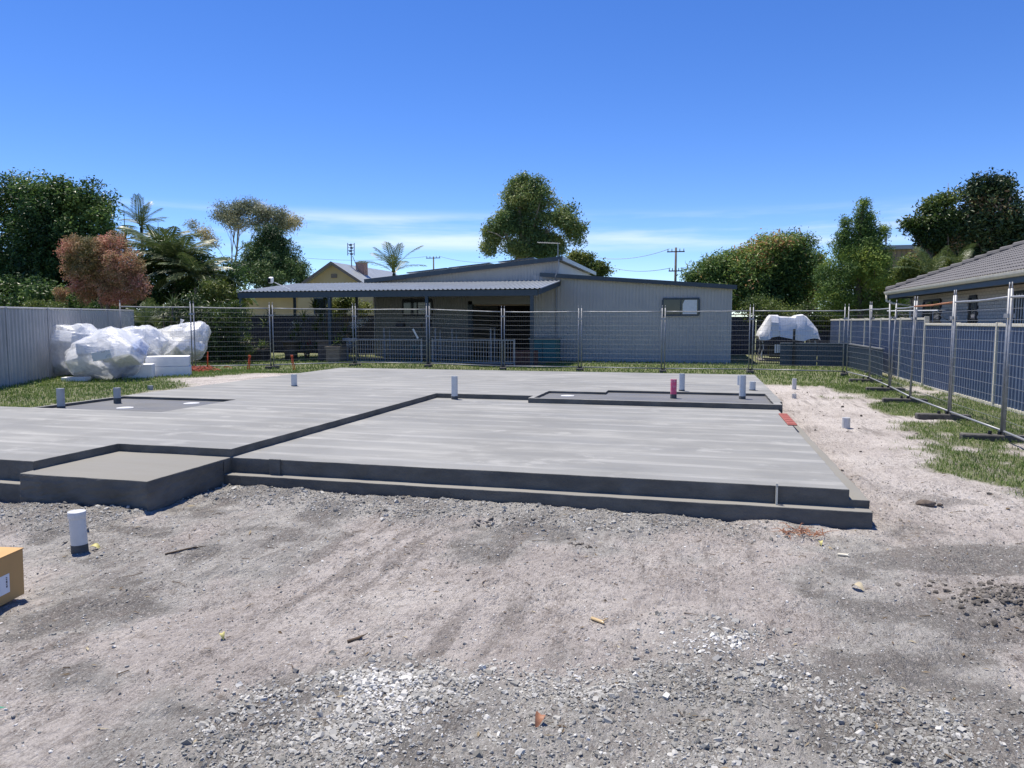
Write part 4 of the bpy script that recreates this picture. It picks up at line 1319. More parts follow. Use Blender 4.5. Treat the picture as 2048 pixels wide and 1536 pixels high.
gut.prism([(EX - 0.115, YNEAR, EZ + 0.0), (EX + 0.003, YNEAR, EZ - 0.005), (EX + 0.003, YNEAR, EZ - 0.11), (EX - 0.06, YNEAR, EZ - 0.11), (EX - 0.105, YNEAR, EZ - 0.06)], (0, YFAR - YNEAR + 0.11, 0))
gut.build("gutter", M['cream_trim'], bh, bevel=0.006)
MB().prism([(EX + 0.004, YFAR, EZ - 0.004), (EX + 0.004, YFAR + 0.11, EZ - 0.002), (EX + 0.004, YFAR + 0.10, EZ - 0.07), (EX + 0.004, YFAR, EZ - 0.11)], (9, 0, 0)).build("gutter", M['cream_trim'], bh)
MB().tube([(EX - 0.05, YFAR - 0.1, EZ - 0.1), (EX - 0.05, YFAR - 0.1, EZ - 0.32), (EX + 0.15, YFAR - 0.2, EZ - 0.42), (XW - 0.06, YFAR - 0.7, EZ - 0.5), (XW - 0.06, YFAR - 0.7, 0.1)], 0.045, 8).build("downpipe", M['cream_trim'], bh, True)
# roof planes under the tiles
RUN = 5.2
r0 = (EX, YNEAR, EZ + 0.0)
MB().prism([(EX, YNEAR, EZ - 0.02), (EX, YFAR, EZ - 0.02), (EX + RUN, YFAR - RUN, EZ - 0.02 + RUN * TAN), (EX + RUN, YNEAR, EZ - 0.02 + RUN * TAN)], (0, 0, -0.05)).build("roof", M['tile'], bh)
roof_o = [c for c in bh.children if c.name.startswith("roof")][0]
MB().prism([(EX, YFAR, EZ - 0.02), (EX + 2 * RUN, YFAR, EZ - 0.02), (EX + RUN, YFAR - RUN, EZ - 0.02 + RUN * TAN)], (0, 0, -0.05)).build("far_hip", M['tile'], roof_o)
# concrete tiles: double roll, laid in overlapping courses
TW, TC = 0.30, 0.32
ang = math.atan(TAN)
tm = MB()
prof = [(0, 0.0), (0.04, 0.028), (0.10, 0.034), (0.14, 0.006), (0.18, 0.028), (0.24, 0.034), (0.296, 0.0)]
vs = []
for yy, d in prof:
    vs += [(-0.03, yy, d + 0.028), (TC + 0.03, yy, d + 0.004), (-0.03, yy, d - 0.002)]
fs = []
for i in range(len(prof) - 1):
    a = 3 * i
    fs += [(a, a + 1, a + 4, a + 3), (a + 2, a, a + 3, a + 5)]
tm.add(vs, fs)
tile_me = tm.mesh("roof_tile"); tile_me.materials.append(M['tile'])
tiles = []
c_ = 0
while c_ * TC * math.cos(ang) < RUN - 0.2:
    xh = c_ * TC * math.cos(ang)
    yhi = YFAR - xh - TW * 0.7
    y = YNEAR + (0.15 if c_ % 2 else 0)
    while y < yhi:
        tiles.append((EX + xh, y, EZ + xh * TAN)); y += TW
    c_ += 1
vis = [t_ for t_ in tiles if t_[0] / t_[1] < 0.40]
vis.sort(key=lambda t_: t_[1]); vis = vis[:300]; vs_ = set(vis)
for t_ in vis:
    o = link("roof_tile", tile_me, None, roof_o)
    o.location = Vector(t_) - off; o.rotation_euler = (random.uniform(-0.01, 0.01), -ang + random.uniform(-0.008, 0.008), 0)
V0 = np.array([v.co for v in tile_me.vertices]); F0 = np.array([list(p.vertices) for p in tile_me.polygons])
Ry = np.array(Matrix.Rotation(-ang, 3, 'Y'))
rest_t = [t_ for t_ in tiles if t_ not in vs_]
VV = (V0 @ Ry.T)[None] + (np.array(rest_t) - np.array(off))[:, None]
FF = F0[None] + (np.arange(len(rest_t)) * len(V0))[:, None, None]
link("far_tiles", np_mesh("far_tiles", VV.reshape(-1, 3), FF.reshape(-1, 4)), M['tile'], roof_o, kind="stuff")
# hip capping, piece by piece
hd = Vector((1, -1, TAN)).normalized()
k = 0
p = Vector((EX - 0.02, YFAR + 0.02, EZ + 0.03))
while p.x < EX + RUN:
    q = p + hd * 0.42
    MB().tube([p + Vector((0, 0, 0.035)), q + Vector((0, 0, 0.0))], [0.115, 0.095], 8).build("hip_cap", M['tile'], roof_o)
    p = p + hd * 0.38

# building far off between the conifer and the magnolia
fb = thing("flat_roofed_building", "brown flat-roofed building peeping between conifer and large right tree", "building", (14.0, 52.0, 0))
q = at(1765, 492, 52.0); q2 = at(1900, 492, 52.0)
MB().box((q[0], 52.0, 0), (q2[0], 58.0, q[2] - 0.25)).build("wall", M['mustard'], fb)
for k in range(14):
    xx = q[0] + (q2[0] - q[0]) * k / 14
    MB().box((xx, 51.96, q[2] - 2.5), (xx + 0.05, 51.995, q[2] - 0.26)).build("batten", M['timber'], fb)
MB().box((q[0] - 0.3, 51.6, q[2] - 0.248), (q2[0] + 0.3, 58.4, q[2])).build("roof", M['roofsheet'], fb)
MB().tube([at(1772, 470, 52.5), at(1772, 493, 52.5)], 0.05, 6).build("vent_pipe", M['galv'], fb)
# ------------------------------------------------------------------ vegetation
def unit(v): return v / (np.linalg.norm(v, axis=-1, keepdims=True) + 1e-9)


def leaf_cards(C, D, Nn, ln, wd):
    """one folded diamond per leaf: centre line D, upper side Nn"""
    S = unit(np.cross(D, Nn)); Nn = np.cross(S, D)
    n = len(C)
    a = C - D * (ln * 0.5)[:, None]; b = C + D * (ln * 0.5)[:, None]
    l = C + S * (wd * 0.5)[:, None] + Nn * (wd * 0.16)[:, None]
    r = C - S * (wd * 0.5)[:, None] + Nn * (wd * 0.16)[:, None]
    V = np.stack([a, l, b, r], 1).reshape(-1, 3)
    o = np.arange(n)[:, None] * 4
    F = np.concatenate([o + np.array([0, 1, 2]), o + np.array([0, 2, 3])])
    return V, F


def crown_mesh(name, ells, n, leaf, aspect, seed, m=12, spread=1.0, hang=0.0, solid=0.35, upb=0.5, off=(0, 0, 0), tint=(0.5, 0.22), patch=1.5, hole=0.0):
    rng = np.random.default_rng(seed)
    n = int(n * 2.0); leaf = leaf * 0.85
    E = np.array(ells, dtype=float)
    area = (E[:, 3] * E[:, 5]) ** 0.9
    per = np.maximum(1, (area / area.sum() * n / m)).astype(int)
    Cs, Os = [], []
    for e, k in zip(E, per):
        # each lobe is a cluster of leafy sub-clumps, so light and shade break up
        K = 11
        sd = unit(rng.normal(size=(K, 3)) + np.array([0, 0, 0.25]))
        sc = sd * rng.uniform(0.55, 0.82, (K, 1)); sr = rng.uniform(0.30, 0.46, K)
        which = rng.integers(0, K, k)
        d = unit(rng.normal(size=(k, 3)) + np.array([0, 0, 0.35]))
        r = solid + (1 - solid) * rng.random(k) ** 0.4
        q = sc[which] + d * (r * sr[which])[:, None]
        inner = rng.random(k) < 0.34
        q[inner] = unit(rng.normal(size=(int(inner.sum()), 3))) * (rng.random((int(inner.sum()), 1)) ** 0.5) * 0.72
        q *= 1.06
        Cs.append(e[:3] + q * e[3:6]); Os.append(unit(d + sd[which] * 0.5))
    T = np.concatenate(Cs); O = np.concatenate(Os)
    if hole:
        keep = vnoise(T[:, 0] + T[:, 1] * 0.3, T[:, 2], hole, seed + 3) + 0.25 * rng.random(len(T)) > 0.40
        T, O = T[keep], O[keep]
    nt = len(T)
    C = np.repeat(T, m, 0) + rng.normal(size=(nt * m, 3)) * leaf * spread * np.array([1, 1, 0.8])
    O = np.repeat(O, m, 0)
    N_ = unit(O * 0.55 + np.array([0, 0, upb]) + rng.normal(size=O.shape) * 0.65)
    D = rng.normal(size=O.shape) + O * 0.7 + np.array([0, 0, -hang])
    D = unit(D - N_ * (D * N_).sum(1, keepdims=True) * 0.8)
    L = leaf * rng.uniform(0.65, 1.3, len(C)); W = L * aspect
    V, F = leaf_cards(C, D, N_, L, W)
    tt = tint[0] + 1.1 * (vnoise(T[:, 0] + T[:, 1], T[:, 2], patch, seed + 1) - 0.5) + rng.normal(0, tint[1] * 0.5, nt)
    tt = np.clip(np.repeat(tt, m) + rng.normal(0, tint[1] * 0.6, nt * m), 0, 1)
    return np_mesh(name, V - np.array(off), F, tint=np.repeat(tt, 4))


def px_ells(Y, specs, dep=1.0, seed=0):
    """crown lobes measured off the photograph at distance Y"""
    r = random.Random(seed); out = []
    s = Y / abs(sight(1024, 643)[1]) / 1470.0
    for u, v, ru, rv in specs:
        c = at(u, v, Y)
        k = math.hypot(c[0], c[1]) / 1470.0 * 1.0
        k = (c[0] * FW[0] + c[1] * FW[1]) / 1470.0
        R = (ru + rv) / 2 * k * dep
        out.append((c[0], c[1] + r.uniform(-0.35, 0.35) * R, c[2], ru * k, R, rv * k))
    return out


def limbs(mb, base, top, r0, ells, seed, frac=0.55, n=7):
    r = random.Random(seed)
    base, top = Vector(base), Vector(top)
    k = 6; pts = []; rs = []
    for i in range(k + 1):
        t = i / k
        p = base.lerp(top, t) + Vector((r.uniform(-1, 1), r.uniform(-1, 1), 0)) * 0.03 * (top - base).length * (1 if 0 < i < k else 0)
        pts.append(p); rs.append(r0 * (1.25 - 0.85 * t) if i else r0 * 1.6)
    mb.tube(pts, rs, n)
    for e in ells:
        c = Vector(e[:3]); i = min(k - 1, max(1, int(k * r.uniform(0.35, 0.95))))
        s0 = pts[i]
        if c.z < s0.z: s0 = pts[max(1, i - 2)]
        mid = s0.lerp(c, 0.5) + Vector((r.uniform(-.1, .1), r.uniform(-.1, .1), 0.06)) * (c - s0).length
        mb.tube([s0, mid, s0.lerp(c, 1.15)], [rs[i] * 0.55, rs[i] * 0.32, rs[i] * 0.10], 5)
        for _ in range(3):
            e2 = c + Vector((r.uniform(-1, 1) * e[3], r.uniform(-1, 1) * e[4], r.uniform(-.6, 1) * e[5])) * 0.85
            mb.tube([mid, mid.lerp(e2, 0.55) + Vector((0, 0, 0.1)), e2], [rs[i] * 0.22, rs[i] * 0.14, 0.012], 4)


def tree(name, label, cat, Y, specs, n, leaf, aspect, mat, seed, trunk_u=None, r0=0.16, bark='bark', group=None, dep=1.0, z0=0.0, trunk_top=None, nl=6, **kw):
    ells = px_ells(Y, specs, dep, seed)
    E = np.array(ells)
    if trunk_u is None: bx, by = float(E[:, 0].mean()), Y
    else: bx, by = float(at(trunk_u, 640, Y)[0]), Y
    t = thing(name, label, cat, (bx, by, z0), group)
    hi = float((E[:, 2] + 0.2 * E[:, 5]).max()) if trunk_top is None else trunk_top
    mb = MB()
    pick = sorted(ells, key=lambda e: -e[3] * e[5])[:nl]
    limbs(mb, (bx, by, z0), (float(E[np.argmax(E[:, 2]), 0]), by, hi), r0, pick, seed)
    mb.build("trunk", M[bark], t, True)
    me = crown_mesh("crown", ells, n, leaf, aspect, seed, off=(bx, by, z0), **kw)
    link("crown", me, mat, t)
    return t


LF = {
    'dark': leafmat("dark_leaves", [(0.0, (0.023, 0.055, 0.019)), (0.5, (0.058, 0.117, 0.035)), (1.0, (0.166, 0.254, 0.069))], 0.38, 0.35),
    'pink': leafmat("pink_new_leaves", [(0.0, (0.115, 0.115, 0.040)), (0.35, (0.287, 0.218, 0.098)), (0.7, (0.483, 0.282, 0.172)), (1.0, (0.598, 0.265, 0.207))], 0.55, 0.25),
    'palm': leafmat("palm_leaflets", [(0.0, (0.032, 0.058, 0.020)), (0.6, (0.084, 0.123, 0.040)), (1.0, (0.225, 0.246, 0.090))], 0.42, 0.2, 0.35),
    'gum': leafmat("gum_leaves", [(0.0, (0.160, 0.187, 0.111)), (0.55, (0.307, 0.320, 0.199)), (1.0, (0.586, 0.493, 0.266))], 0.45, 0.2),
    'oak': leafmat("fine_dark_leaves", [(0.0, (0.023, 0.051, 0.019)), (0.6, (0.066, 0.121, 0.039)), (1.0, (0.176, 0.254, 0.078))], 0.5, 0.2),
    'paper': leafmat("grey_green_leaves", [(0.0, (0.069, 0.123, 0.045)), (0.5, (0.146, 0.222, 0.070)), (1.0, (0.333, 0.357, 0.114))], 0.45, 0.25),
    'mango': leafmat("mango_leaves", [(0.0, (0.041, 0.085, 0.029)), (0.5, (0.095, 0.168, 0.045)), (0.85, (0.247, 0.337, 0.073)), (0.97, (0.330, 0.360, 0.097)), (1.0, (0.540, 0.300, 0.138))], 0.48, 0.28, 0.25),
    'conifer': leafmat("conifer_sprays", [(0.0, (0.062, 0.124, 0.035)), (0.5, (0.170, 0.260, 0.055)), (1.0, (0.482, 0.546, 0.101))], 0.55, 0.25),
    'magnolia': leafmat("magnolia_leaves", [(0.0, (0.027, 0.051, 0.023)), (0.6, (0.066, 0.108, 0.043)), (0.9, (0.166, 0.195, 0.074)), (1.0, (0.390, 0.254, 0.137))], 0.42, 0.2, 0.3),
    'lime': leafmat("light_green_leaves", [(0.0, (0.05, 0.085, 0.02)), (0.5, (0.12, 0.165, 0.035)), (1.0, (0.26, 0.28, 0.07))], 0.45, 0.3),
    'shrub': leafmat("garden_leaves", [(0.0, (0.024, 0.048, 0.014)), (0.55, (0.072, 0.120, 0.026)), (1.0, (0.204, 0.252, 0.060))], 0.42, 0.3, 0.3),
    'white_fl': leafmat("white_petals", [(0.0, (0.55, 0.55, 0.5)), (1.0, (0.8, 0.8, 0.76))], 0.5, 0.3),
    'red_fl': leafmat("crimson_bracts", [(0.0, (0.20, 0.01, 0.03)), (1.0, (0.42, 0.03, 0.07))], 0.4, 0.3),
    'dry': leafmat("dry_litter", [(0.0, (0.09, 0.06, 0.035)), (0.5, (0.26, 0.20, 0.12)), (1.0, (0.5, 0.44, 0.30))], 0.7, 0.15),
}

tree("broadleaf_tree", "tall dark green broadleaf tree filling the left edge above the grey fence", "tree", 31, [(35, 415, 72, 65), (105, 395, 58, 48), (160, 405, 48, 45), (60, 480, 85, 70), (150, 470, 65, 60), (200, 435, 30, 40), (10, 550, 65, 70), (95, 555, 75, 60), (215, 500, 25, 50), (60, 600, 80, 40), (-50, 470, 70, 90), (150, 590, 60, 50), (230, 580, 50, 45), (115, 440, 70, 60), (130, 520, 90, 70)],
     40000, 0.21, 0.5, LF['dark'], 101, 70, 0.3, upb=0.6, patch=1.4, solid=0.5)
tree("broadleaf_shrub", "rounded shrub with salmon-pink new growth behind the grey fence", "shrub", 25.5, [(168, 505, 42, 34), (220, 500, 42, 32), (255, 535, 36, 38), (165, 545, 40, 34), (205, 555, 55, 42), (268, 578, 30, 32), (230, 590, 45, 24), (170, 585, 26, 24), (200, 520, 50, 40), (120, 590, 12, 14)],
     26000, 0.095, 0.5, LF['pink'], 102, 205, 0.10, upb=0.5, patch=0.8, tint=(0.52, 0.26), solid=0.6, m=14, spread=0.9)
tree("gum_tree", "sparse tall gum tree with brown-green tufts against the sky", "tree", 62, [(440, 425, 36, 18), (478, 415, 30, 14), (510, 420, 38, 20), (550, 432, 34, 18), (592, 447, 20, 10), (408, 468, 22, 13), (385, 452, 10, 9), (480, 450, 30, 14), (530, 452, 35, 16), (565, 455, 26, 14), (420, 485, 18, 10), (465, 432, 26, 14), (530, 430, 30, 16), (570, 445, 24, 12)],
     9000, 0.32, 0.24, LF['gum'], 103, 458, 0.13, 'gumbark', hang=0.9, spread=1.0, patch=1.4, solid=0.2, nl=11, m=9)
tree("dense_tree", "dense dark fine-leaved tree left of the cream gable", "tree", 47, [(532, 478, 34, 24), (512, 520, 40, 36), (560, 525, 42, 34), (545, 553, 72, 30), (592, 545, 30, 20), (488, 545, 24, 30), (545, 500, 35, 25), (610, 565, 18, 12)],
     20000, 0.20, 0.4, LF['oak'], 104, 540, 0.22, upb=0.4, patch=1.6, solid=0.55)
tree("tall_tree", "tall rounded tree standing behind the shed roof in the centre", "tree", 54, [(1043, 372, 32, 20), (1078, 395, 38, 30), (1028, 402, 26, 32), (1058, 440, 58, 42), (1008, 450, 34, 30), (985, 470, 20, 28), (980, 500, 16, 15), (1128, 440, 32, 30), (1148, 465, 24, 24), (1092, 490, 48, 26), (1030, 500, 25, 20), (1112, 500, 30, 20), (1060, 510, 35, 16)],
     28000, 0.23, 0.42, LF['paper'], 105, 1052, 0.34, 'gumbark', upb=0.5, patch=1.5, solid=0.45)
tree("low_tree", "light green tree top showing right of the shed peak", "tree", 49, [(1165, 522, 22, 14), (1192, 538, 24, 14), (1150, 515, 15, 10), (1175, 545, 40, 18)],
     5000, 0.20, 0.45, LF['lime'], 106, 1170, 0.14, patch=1.0)
tree("mango_tree", "broad domed glossy tree right of the shed, with reddish tips", "tree", 45, [(1550, 498, 52, 34), (1482, 530, 58, 38), (1592, 512, 52, 42), (1422, 553, 52, 36), (1520, 570, 88, 48), (1622, 560, 38, 56), (1450, 592, 78, 36), (1590, 600, 62, 38), (1390, 566, 24, 20), (1510, 610, 80, 24), (1515, 518, 46, 36), (1450, 548, 50, 34), (1570, 545, 60, 45)],
     40000, 0.24, 0.34, LF['mango'], 107, 1530, 0.3, upb=0.45, patch=1.7, solid=0.6, tint=(0.45, 0.26))
tree("conifer_tree", "cone-shaped yellow-green conifer standing left of the brick house", "tree", 37, [(1727, 414, 9, 16), (1727, 436, 19, 20), (1726, 460, 30, 24), (1722, 485, 42, 28), (1694, 510, 34, 28), (1754, 508, 34, 30), (1722, 525, 54, 36), (1684, 548, 44, 36), (1760, 555, 44, 40), (1715, 578, 72, 44), (1666, 592, 36, 36), (1788, 592, 26, 38), (1720, 612, 84, 30), (1769, 464, 10, 14), (1692, 450, 10, 16), (1692, 474, 18, 18)],
     40000, 0.13, 0.34, LF['conifer'], 108, 1722, 0.16, upb=0.35, patch=0.9, solid=0.55, spread=1.0, m=14)
tree("magnolia_tree", "large glossy dark tree above the tiled roof at right", "tree", 38, [(1962, 398, 42, 42), (1992, 388, 36, 32), (1962, 450, 66, 50), (1905, 470, 46, 44), (2030, 450, 42, 46), (1990, 505, 75, 40), (1880, 500, 40, 35), (2060, 490, 60, 50), (1930, 540, 60, 40)],
     19000, 0.23, 0.42, LF['magnolia'], 109, 1970, 0.22, upb=0.5, patch=1.0, solid=0.5)
tree("leafy_tree", "looser mid-green tree leaning left beside the large glossy one", "tree", 37, [(1868, 418, 22, 20), (1850, 448, 34, 20), (1895, 398, 13, 16), (1885, 450, 30, 22), (1838, 478, 22, 14), (1870, 480, 34, 24), (1820, 455, 12, 10)],
     7000, 0.19, 0.46, LF['shrub'], 110, 1872, 0.10, upb=0.5, patch=0.9, hole=0.6, solid=0.3)
tree("hedge_shrub", "small yellow-green shrub peeping over the grey fence top", "shrub", 21.0, [(70, 612, 28, 9), (105, 615, 22, 7), (85, 622, 40, 14)], 2200, 0.10, 0.5, LF['lime'], 111, 85, 0.04)
# garden bed between the bags and the pergola
garden = [
    ("oleander_shrub", "long-leaved shrub with drooping pale leaves behind the second wire panel", [(430, 650, 34, 26), (400, 640, 28, 24), (460, 640, 28, 28), (440, 690, 40, 26)], 3600, 0.26, 0.16, 'shrub', 24.6, 0.9),
    ("garden_shrub", "yellow-green leafy shrub left of the pergola corner post", [(440, 590, 34, 26), (470, 605, 22, 26), (420, 612, 28, 20), (462, 632, 26, 20)], 4200, 0.17, 0.3, 'lime', 27.5, 0.4),
    ("garden_shrub", "dark bush behind the right foam bag", [(330, 640, 34, 34), (360, 665, 28, 36), (300, 650, 24, 30), (375, 620, 24, 30)], 4200, 0.15, 0.4, 'shrub', 25.0, 0.2),
    ("garden_shrub", "low weedy plants along the dark garden edge left of the pergola", [(450, 712, 38, 12), (410, 715, 30, 10), (480, 705, 24, 14)], 2600, 0.14, 0.28, 'shrub', 24.9, 0.3),
    ("garden_shrub", "bright shrub seen under the verandah beside the cream wall", [(690, 605, 22, 18), (722, 618, 22, 10), (675, 618, 18, 16)], 2600, 0.15, 0.4, 'lime', 33.2, 0.2),
    ("dark_hedge", "dark undergrowth below the palms behind the wire fence", [(290, 600, 50, 34), (350, 590, 60, 40), (420, 570, 46, 36), (465, 560, 26, 36), (330, 690, 90, 30), (450, 680, 50, 50), (340, 530, 55, 45), (390, 560, 50, 45), (300, 540, 40, 40)], 20000, 0.17, 0.4, 'dark', 29.5, 0.1),
    ("garden_shrub", "shrub under the conifer behind the blue fence", [(1790, 625, 30, 26), (1700, 630, 60, 20), (1640, 630, 40, 24), (1600, 632, 70, 26), (1690, 640, 60, 26), (1530, 625, 60, 30)], 9000, 0.15, 0.4, 'shrub', 39.5, 0.1),
    ("garden_shrub", "leafy bush between the conifer and the tiled roof", [(1815, 545, 22, 30), (1840, 560, 26, 26), (1880, 545, 30, 26)], 5000, 0.14, 0.4, 'lime', 33.5, 0.1),
    ("dark_hedge", "deep shaded hedge behind the grey left fence", [(40, 640, 110, 40), (150, 640, 100, 36), (250, 640, 80, 36), (20, 600, 90, 40), (110, 600, 80, 40)], 14000, 0.2, 0.45, 'dark', 28.5, 0.1),
]
for k, (nm, lb, sp, n, lf_, asp, mt, Y, hang) in enumerate(garden):
    tree(nm, lb, "shrub", Y, sp, n, lf_, asp, LF[mt], 120 + k, None, 0.04, hang=hang, patch=0.6, solid=0.3, nl=4)


def frond_mesh(L, seed, droop=0.5, nleaf=26, lw=0.035, ll=0.42, stiff=0.0):
    """feather frond along +x rising then arching over; leaflets on both sides"""
    r = random.Random(seed)
    V, F, T = [], [], []
    def rach(t):
        return Vector((L * (t - 0.12 * droop * t * t), 0.04 * L * math.sin(3 * t + seed), L * (0.30 * t - droop * 0.75 * t * t)))
    def quad(a, b, w, nrm, tt, fold=0.0):
        d = (b - a); s = d.cross(nrm).normalized() * w / 2
        n0 = len(V); m = a.lerp(b, 0.45)
        V.extend([a, m + s, b, m - s]); F.extend([(n0, n0 + 1, n0 + 2), (n0, n0 + 2, n0 + 3)]); T.extend([tt] * 4)
    for i in range(8):
        a, b = rach(i / 8), rach((i + 1) / 8)
        n0 = len(V); w = 0.022 * (1 - i / 9) + 0.006
        V.extend([a + Vector((0, w, 0)), a - Vector((0, w, 0)), b - Vector((0, w * .8, 0)), b + Vector((0, w * .8, 0))])
        F.extend([(n0, n0 + 1, n0 + 2), (n0, n0 + 2, n0 + 3)]); T.extend([0.7] * 4)
    for i in range(nleaf):
        t = 0.12 + 0.88 * i / (nleaf - 1)
        p = rach(t); d = (rach(min(1, t + 0.03)) - rach(t - 0.03)).normalized()
        ln = L * ll * (math.sin(math.pi * (0.12 + 0.80 * t)) ** 0.7) * r.uniform(0.85, 1.1)
        for s in (-1, 1):
            side = Vector((0, s, 0))
            q = (d * (0.75 + 0.5 * t) + side * 1.0 + Vector((0, 0, (0.30 + stiff) * (1 - t) - 0.25 - 0.25 * r.random() + stiff))).normalized()
            m = p + q * ln * 0.55; e = m + (q + Vector((0, 0, -0.45 * (1 - stiff)))).normalized() * ln * 0.45
            tt = min(1, max(0, r.gauss(0.45, 0.2)))
            quad(p, m + (m - p) * 0.2, lw * L / 2 , Vector((0, 0, 1)), tt); quad(m - (m - p) * 0.15, e, lw * L / 2 * 0.8, Vector((0, 0, 1)), tt)
    return np_mesh("frond", np.array([tuple(v) for v in V]), np.array(F), tint=np.array(T))


FR = {'soft': [frond_mesh(1.0, k, 0.75, 24, 0.055, 0.36) for k in range(3)], 'upright': [frond_mesh(1.0, 10 + k, 0.42, 24, 0.05, 0.34, 0.15) for k in range(3)]}
for v in FR.values():
    for me_ in v: me_.materials.append(LF['palm'])


def palm(label, crown, nf, L, kind, seed, lift=(0.1, 1.1), trunk_r=0.09, z0=0.0, az=(0, 2 * math.pi), spear=True, group="palms behind the fence", name="palm_tree"):
    r = random.Random(seed)
    c = Vector(crown)
    t = thing(name, label, "palm", (c.x, c.y, z0), group)
    if c.z - z0 > 0.3:
        mb = MB(); k = 7
        mb.tube([(c.x + 0.05 * math.sin(i), c.y, z0 + (c.z - z0) * i / k) for i in range(k + 1)], [trunk_r * (1.35 - 0.45 * i / k) for i in range(k + 1)], 9)
        mb.build("trunk", M['gumbark'], t, True)
        MB().tube([(c.x, c.y, c.z - 0.45), (c.x, c.y, c.z - 0.15), (c.x, c.y, c.z + 0.05)], [trunk_r * 1.0, trunk_r * 1.25, trunk_r * 0.5], 9).build("crown_shaft", LF['shrub'], t, True)
    for i in range(nf):
        a = az[0] + (az[1] - az[0]) * (i + r.uniform(-0.3, 0.3)) / nf
        f = i / max(1, nf - 1)
        o = link("frond", r.choice(FR[kind]), None, t)
        o.location = (0, 0, c.z - z0)
        el = lift[0] + (lift[1] - lift[0]) * ((i * 0.618) % 1.0)
        o.rotation_euler = (r.uniform(-0.3, 0.3), -el, a)
        s = L * r.uniform(0.85, 1.1); o.scale = (s, s, s)
    if spear:
        MB().tube([(c.x, c.y, c.z), (c.x + 0.02, c.y, c.z + L * 0.75)], [0.03, 0.006], 5).build("spear_leaf", LF['palm'], t)
    return t


palm("tall slim palm rising highest behind the pink shrub", at(283, 452, 36), 10, 1.7, 'upright', 1, (0.2, 1.2), 0.08)
palm("wide palm whose pale fronds spread above the pink shrub", at(250, 478, 33), 9, 2.3, 'soft', 2, (0.0, 0.55), 0.09)
palm("dense clump palm right of the pink shrub, arching right", at(350, 530, 29), 26, 2.2, 'soft', 3, (0.0, 1.1), 0.10)
palm("second clump palm between pink shrub and gum tree, lower crown", at(318, 510, 30.5), 20, 2.1, 'soft', 4, (0.1, 1.2), 0.10)
palm("low palm at the right end of the palm clump", at(392, 555, 28.2), 20, 1.9, 'soft', 5, (-0.1, 1.0), 0.08)
palm("palm top rising behind the low end of the shed roof", at(788, 545, 44), 9, 2.3, 'upright', 6, (0.25, 1.15), 0.09)
palm("small palm tucked left of the large right-hand tree above the tiles", at(1862, 552, 31), 9, 1.3, 'upright', 7, (0.2, 1.2), 0.06)
palm("little palm frond cluster poking over the tiled hip", at(1918, 532, 32.5), 7, 1.0, 'upright', 8, (0.3, 1.2), 0.06)
palm("small cane palm at the fence end behind the bins", at(290, 652, 23.2), 9, 1.1, 'upright', 9, (0.3, 1.2), 0.04, 0.1)


def banana(label, base, leaves, seed):
    r = random.Random(seed)
    b = Vector(base)
    t = thing("banana_plant", label, "banana plant", (b.x, b.y, 0), "banana plants by the pergola")
    MB().tube([(b.x, b.y, 0), (b.x, b.y, b.z)], [0.13, 0.09], 9).build("stem", LF['shrub'], t, True)
    for az, el, L in leaves:
        V, F, T = [], [], []
        n = 9
        for i in range(n + 1):
            f = i / n
            w = 0.27 * math.sin(math.pi * (0.06 + 0.92 * f)) ** 0.6
            x = L * (f - 0.15 * f * f); z = L * (el * f - (el * 0.9 + 0.25) * f * f)
            V += [(x, -w, z - 0.12 * w), (x, 0, z), (x, w, z - 0.12 * w)]; T += [0.35 + 0.4 * r.random()] * 3
            if i:
                a = 3 * (i - 1)
                F += [(a, a + 3, a + 4, a + 1), (a + 1, a + 4, a + 5, a + 2)]
        o = link("leaf", np_mesh("banana_leaf", np.array(V), np.array(F), True, np.array(T)), LF['lime'], t)
        o.location = (0, 0, b.z); o.rotation_euler = (0, 0, az)


banana("banana plant with broad arching leaves beside the dark pergola corner", at(455, 600, 28.6), [(0.1, 0.9, 1.7), (1.2, 1.1, 1.5), (2.6, 0.8, 1.6), (3.6, 1.0, 1.5), (-0.7, 0.7, 1.6)], 1)
banana("banana plant with paler leaves in front of the dense dark tree", at(440, 575, 30.5), [(0.2, 0.7, 1.7), (2.9, 1.0, 1.6), (-1.2, 1.0, 1.4), (1.5, 1.2, 1.3)], 2)


def rosette(name, label, cat, base, heads, ll, nl, mat, seed, stem_r=0.03, group=None, pot=None):
    """strap-leaved plant: one or more stems each ending in a rosette of narrow leaves"""
    r = random.Random(seed); rng = np.random.default_rng(seed)
    b = Vector(base)
    t = thing(name, label, cat, b, group)
    st = MB(); Vs, Fs, Ts = [], [], []; off = 0
    for hx, hy, hz in heads:
        st.tube([(0, 0, 0), (hx * 0.5, hy * 0.5, hz * 0.55), (hx, hy, hz)], [stem_r * 1.2, stem_r, stem_r * 0.8], 6)
        for i in range(nl):
            a = i * 2.4 + r.uniform(-0.3, 0.3); e = 1.35 - 1.5 * i / nl + r.uniform(-0.15, 0.15)
            L = ll * r.uniform(0.75, 1.1); w = L * 0.085
            d = Vector((math.cos(a) * math.cos(e), math.sin(a) * math.cos(e), math.sin(e)))
            s = Vector((-math.sin(a), math.cos(a), 0)) * w / 2
            p0 = Vector((hx, hy, hz)); p1 = p0 + d * L * 0.5; p2 = p1 + (d + Vector((0, 0, -0.55))).normalized() * L * 0.5
            Vs += [p0 + s * 0.6, p0 - s * 0.6, p1 - s, p1 + s, p2]; Fs += [(off, off + 1, off + 2), (off, off + 2, off + 3), (off + 3, off + 2, off + 4)]
            off += 5; Ts += [min(1, max(0, r.gauss(0.5, 0.25)))] * 5
    st.build("stem", M['bark'], t, True, local=True)
    link("leaves", np_mesh("leaves", np.array([tuple(v) for v in Vs]), np.array(Fs), tint=np.array(Ts)), mat, t)
    return t


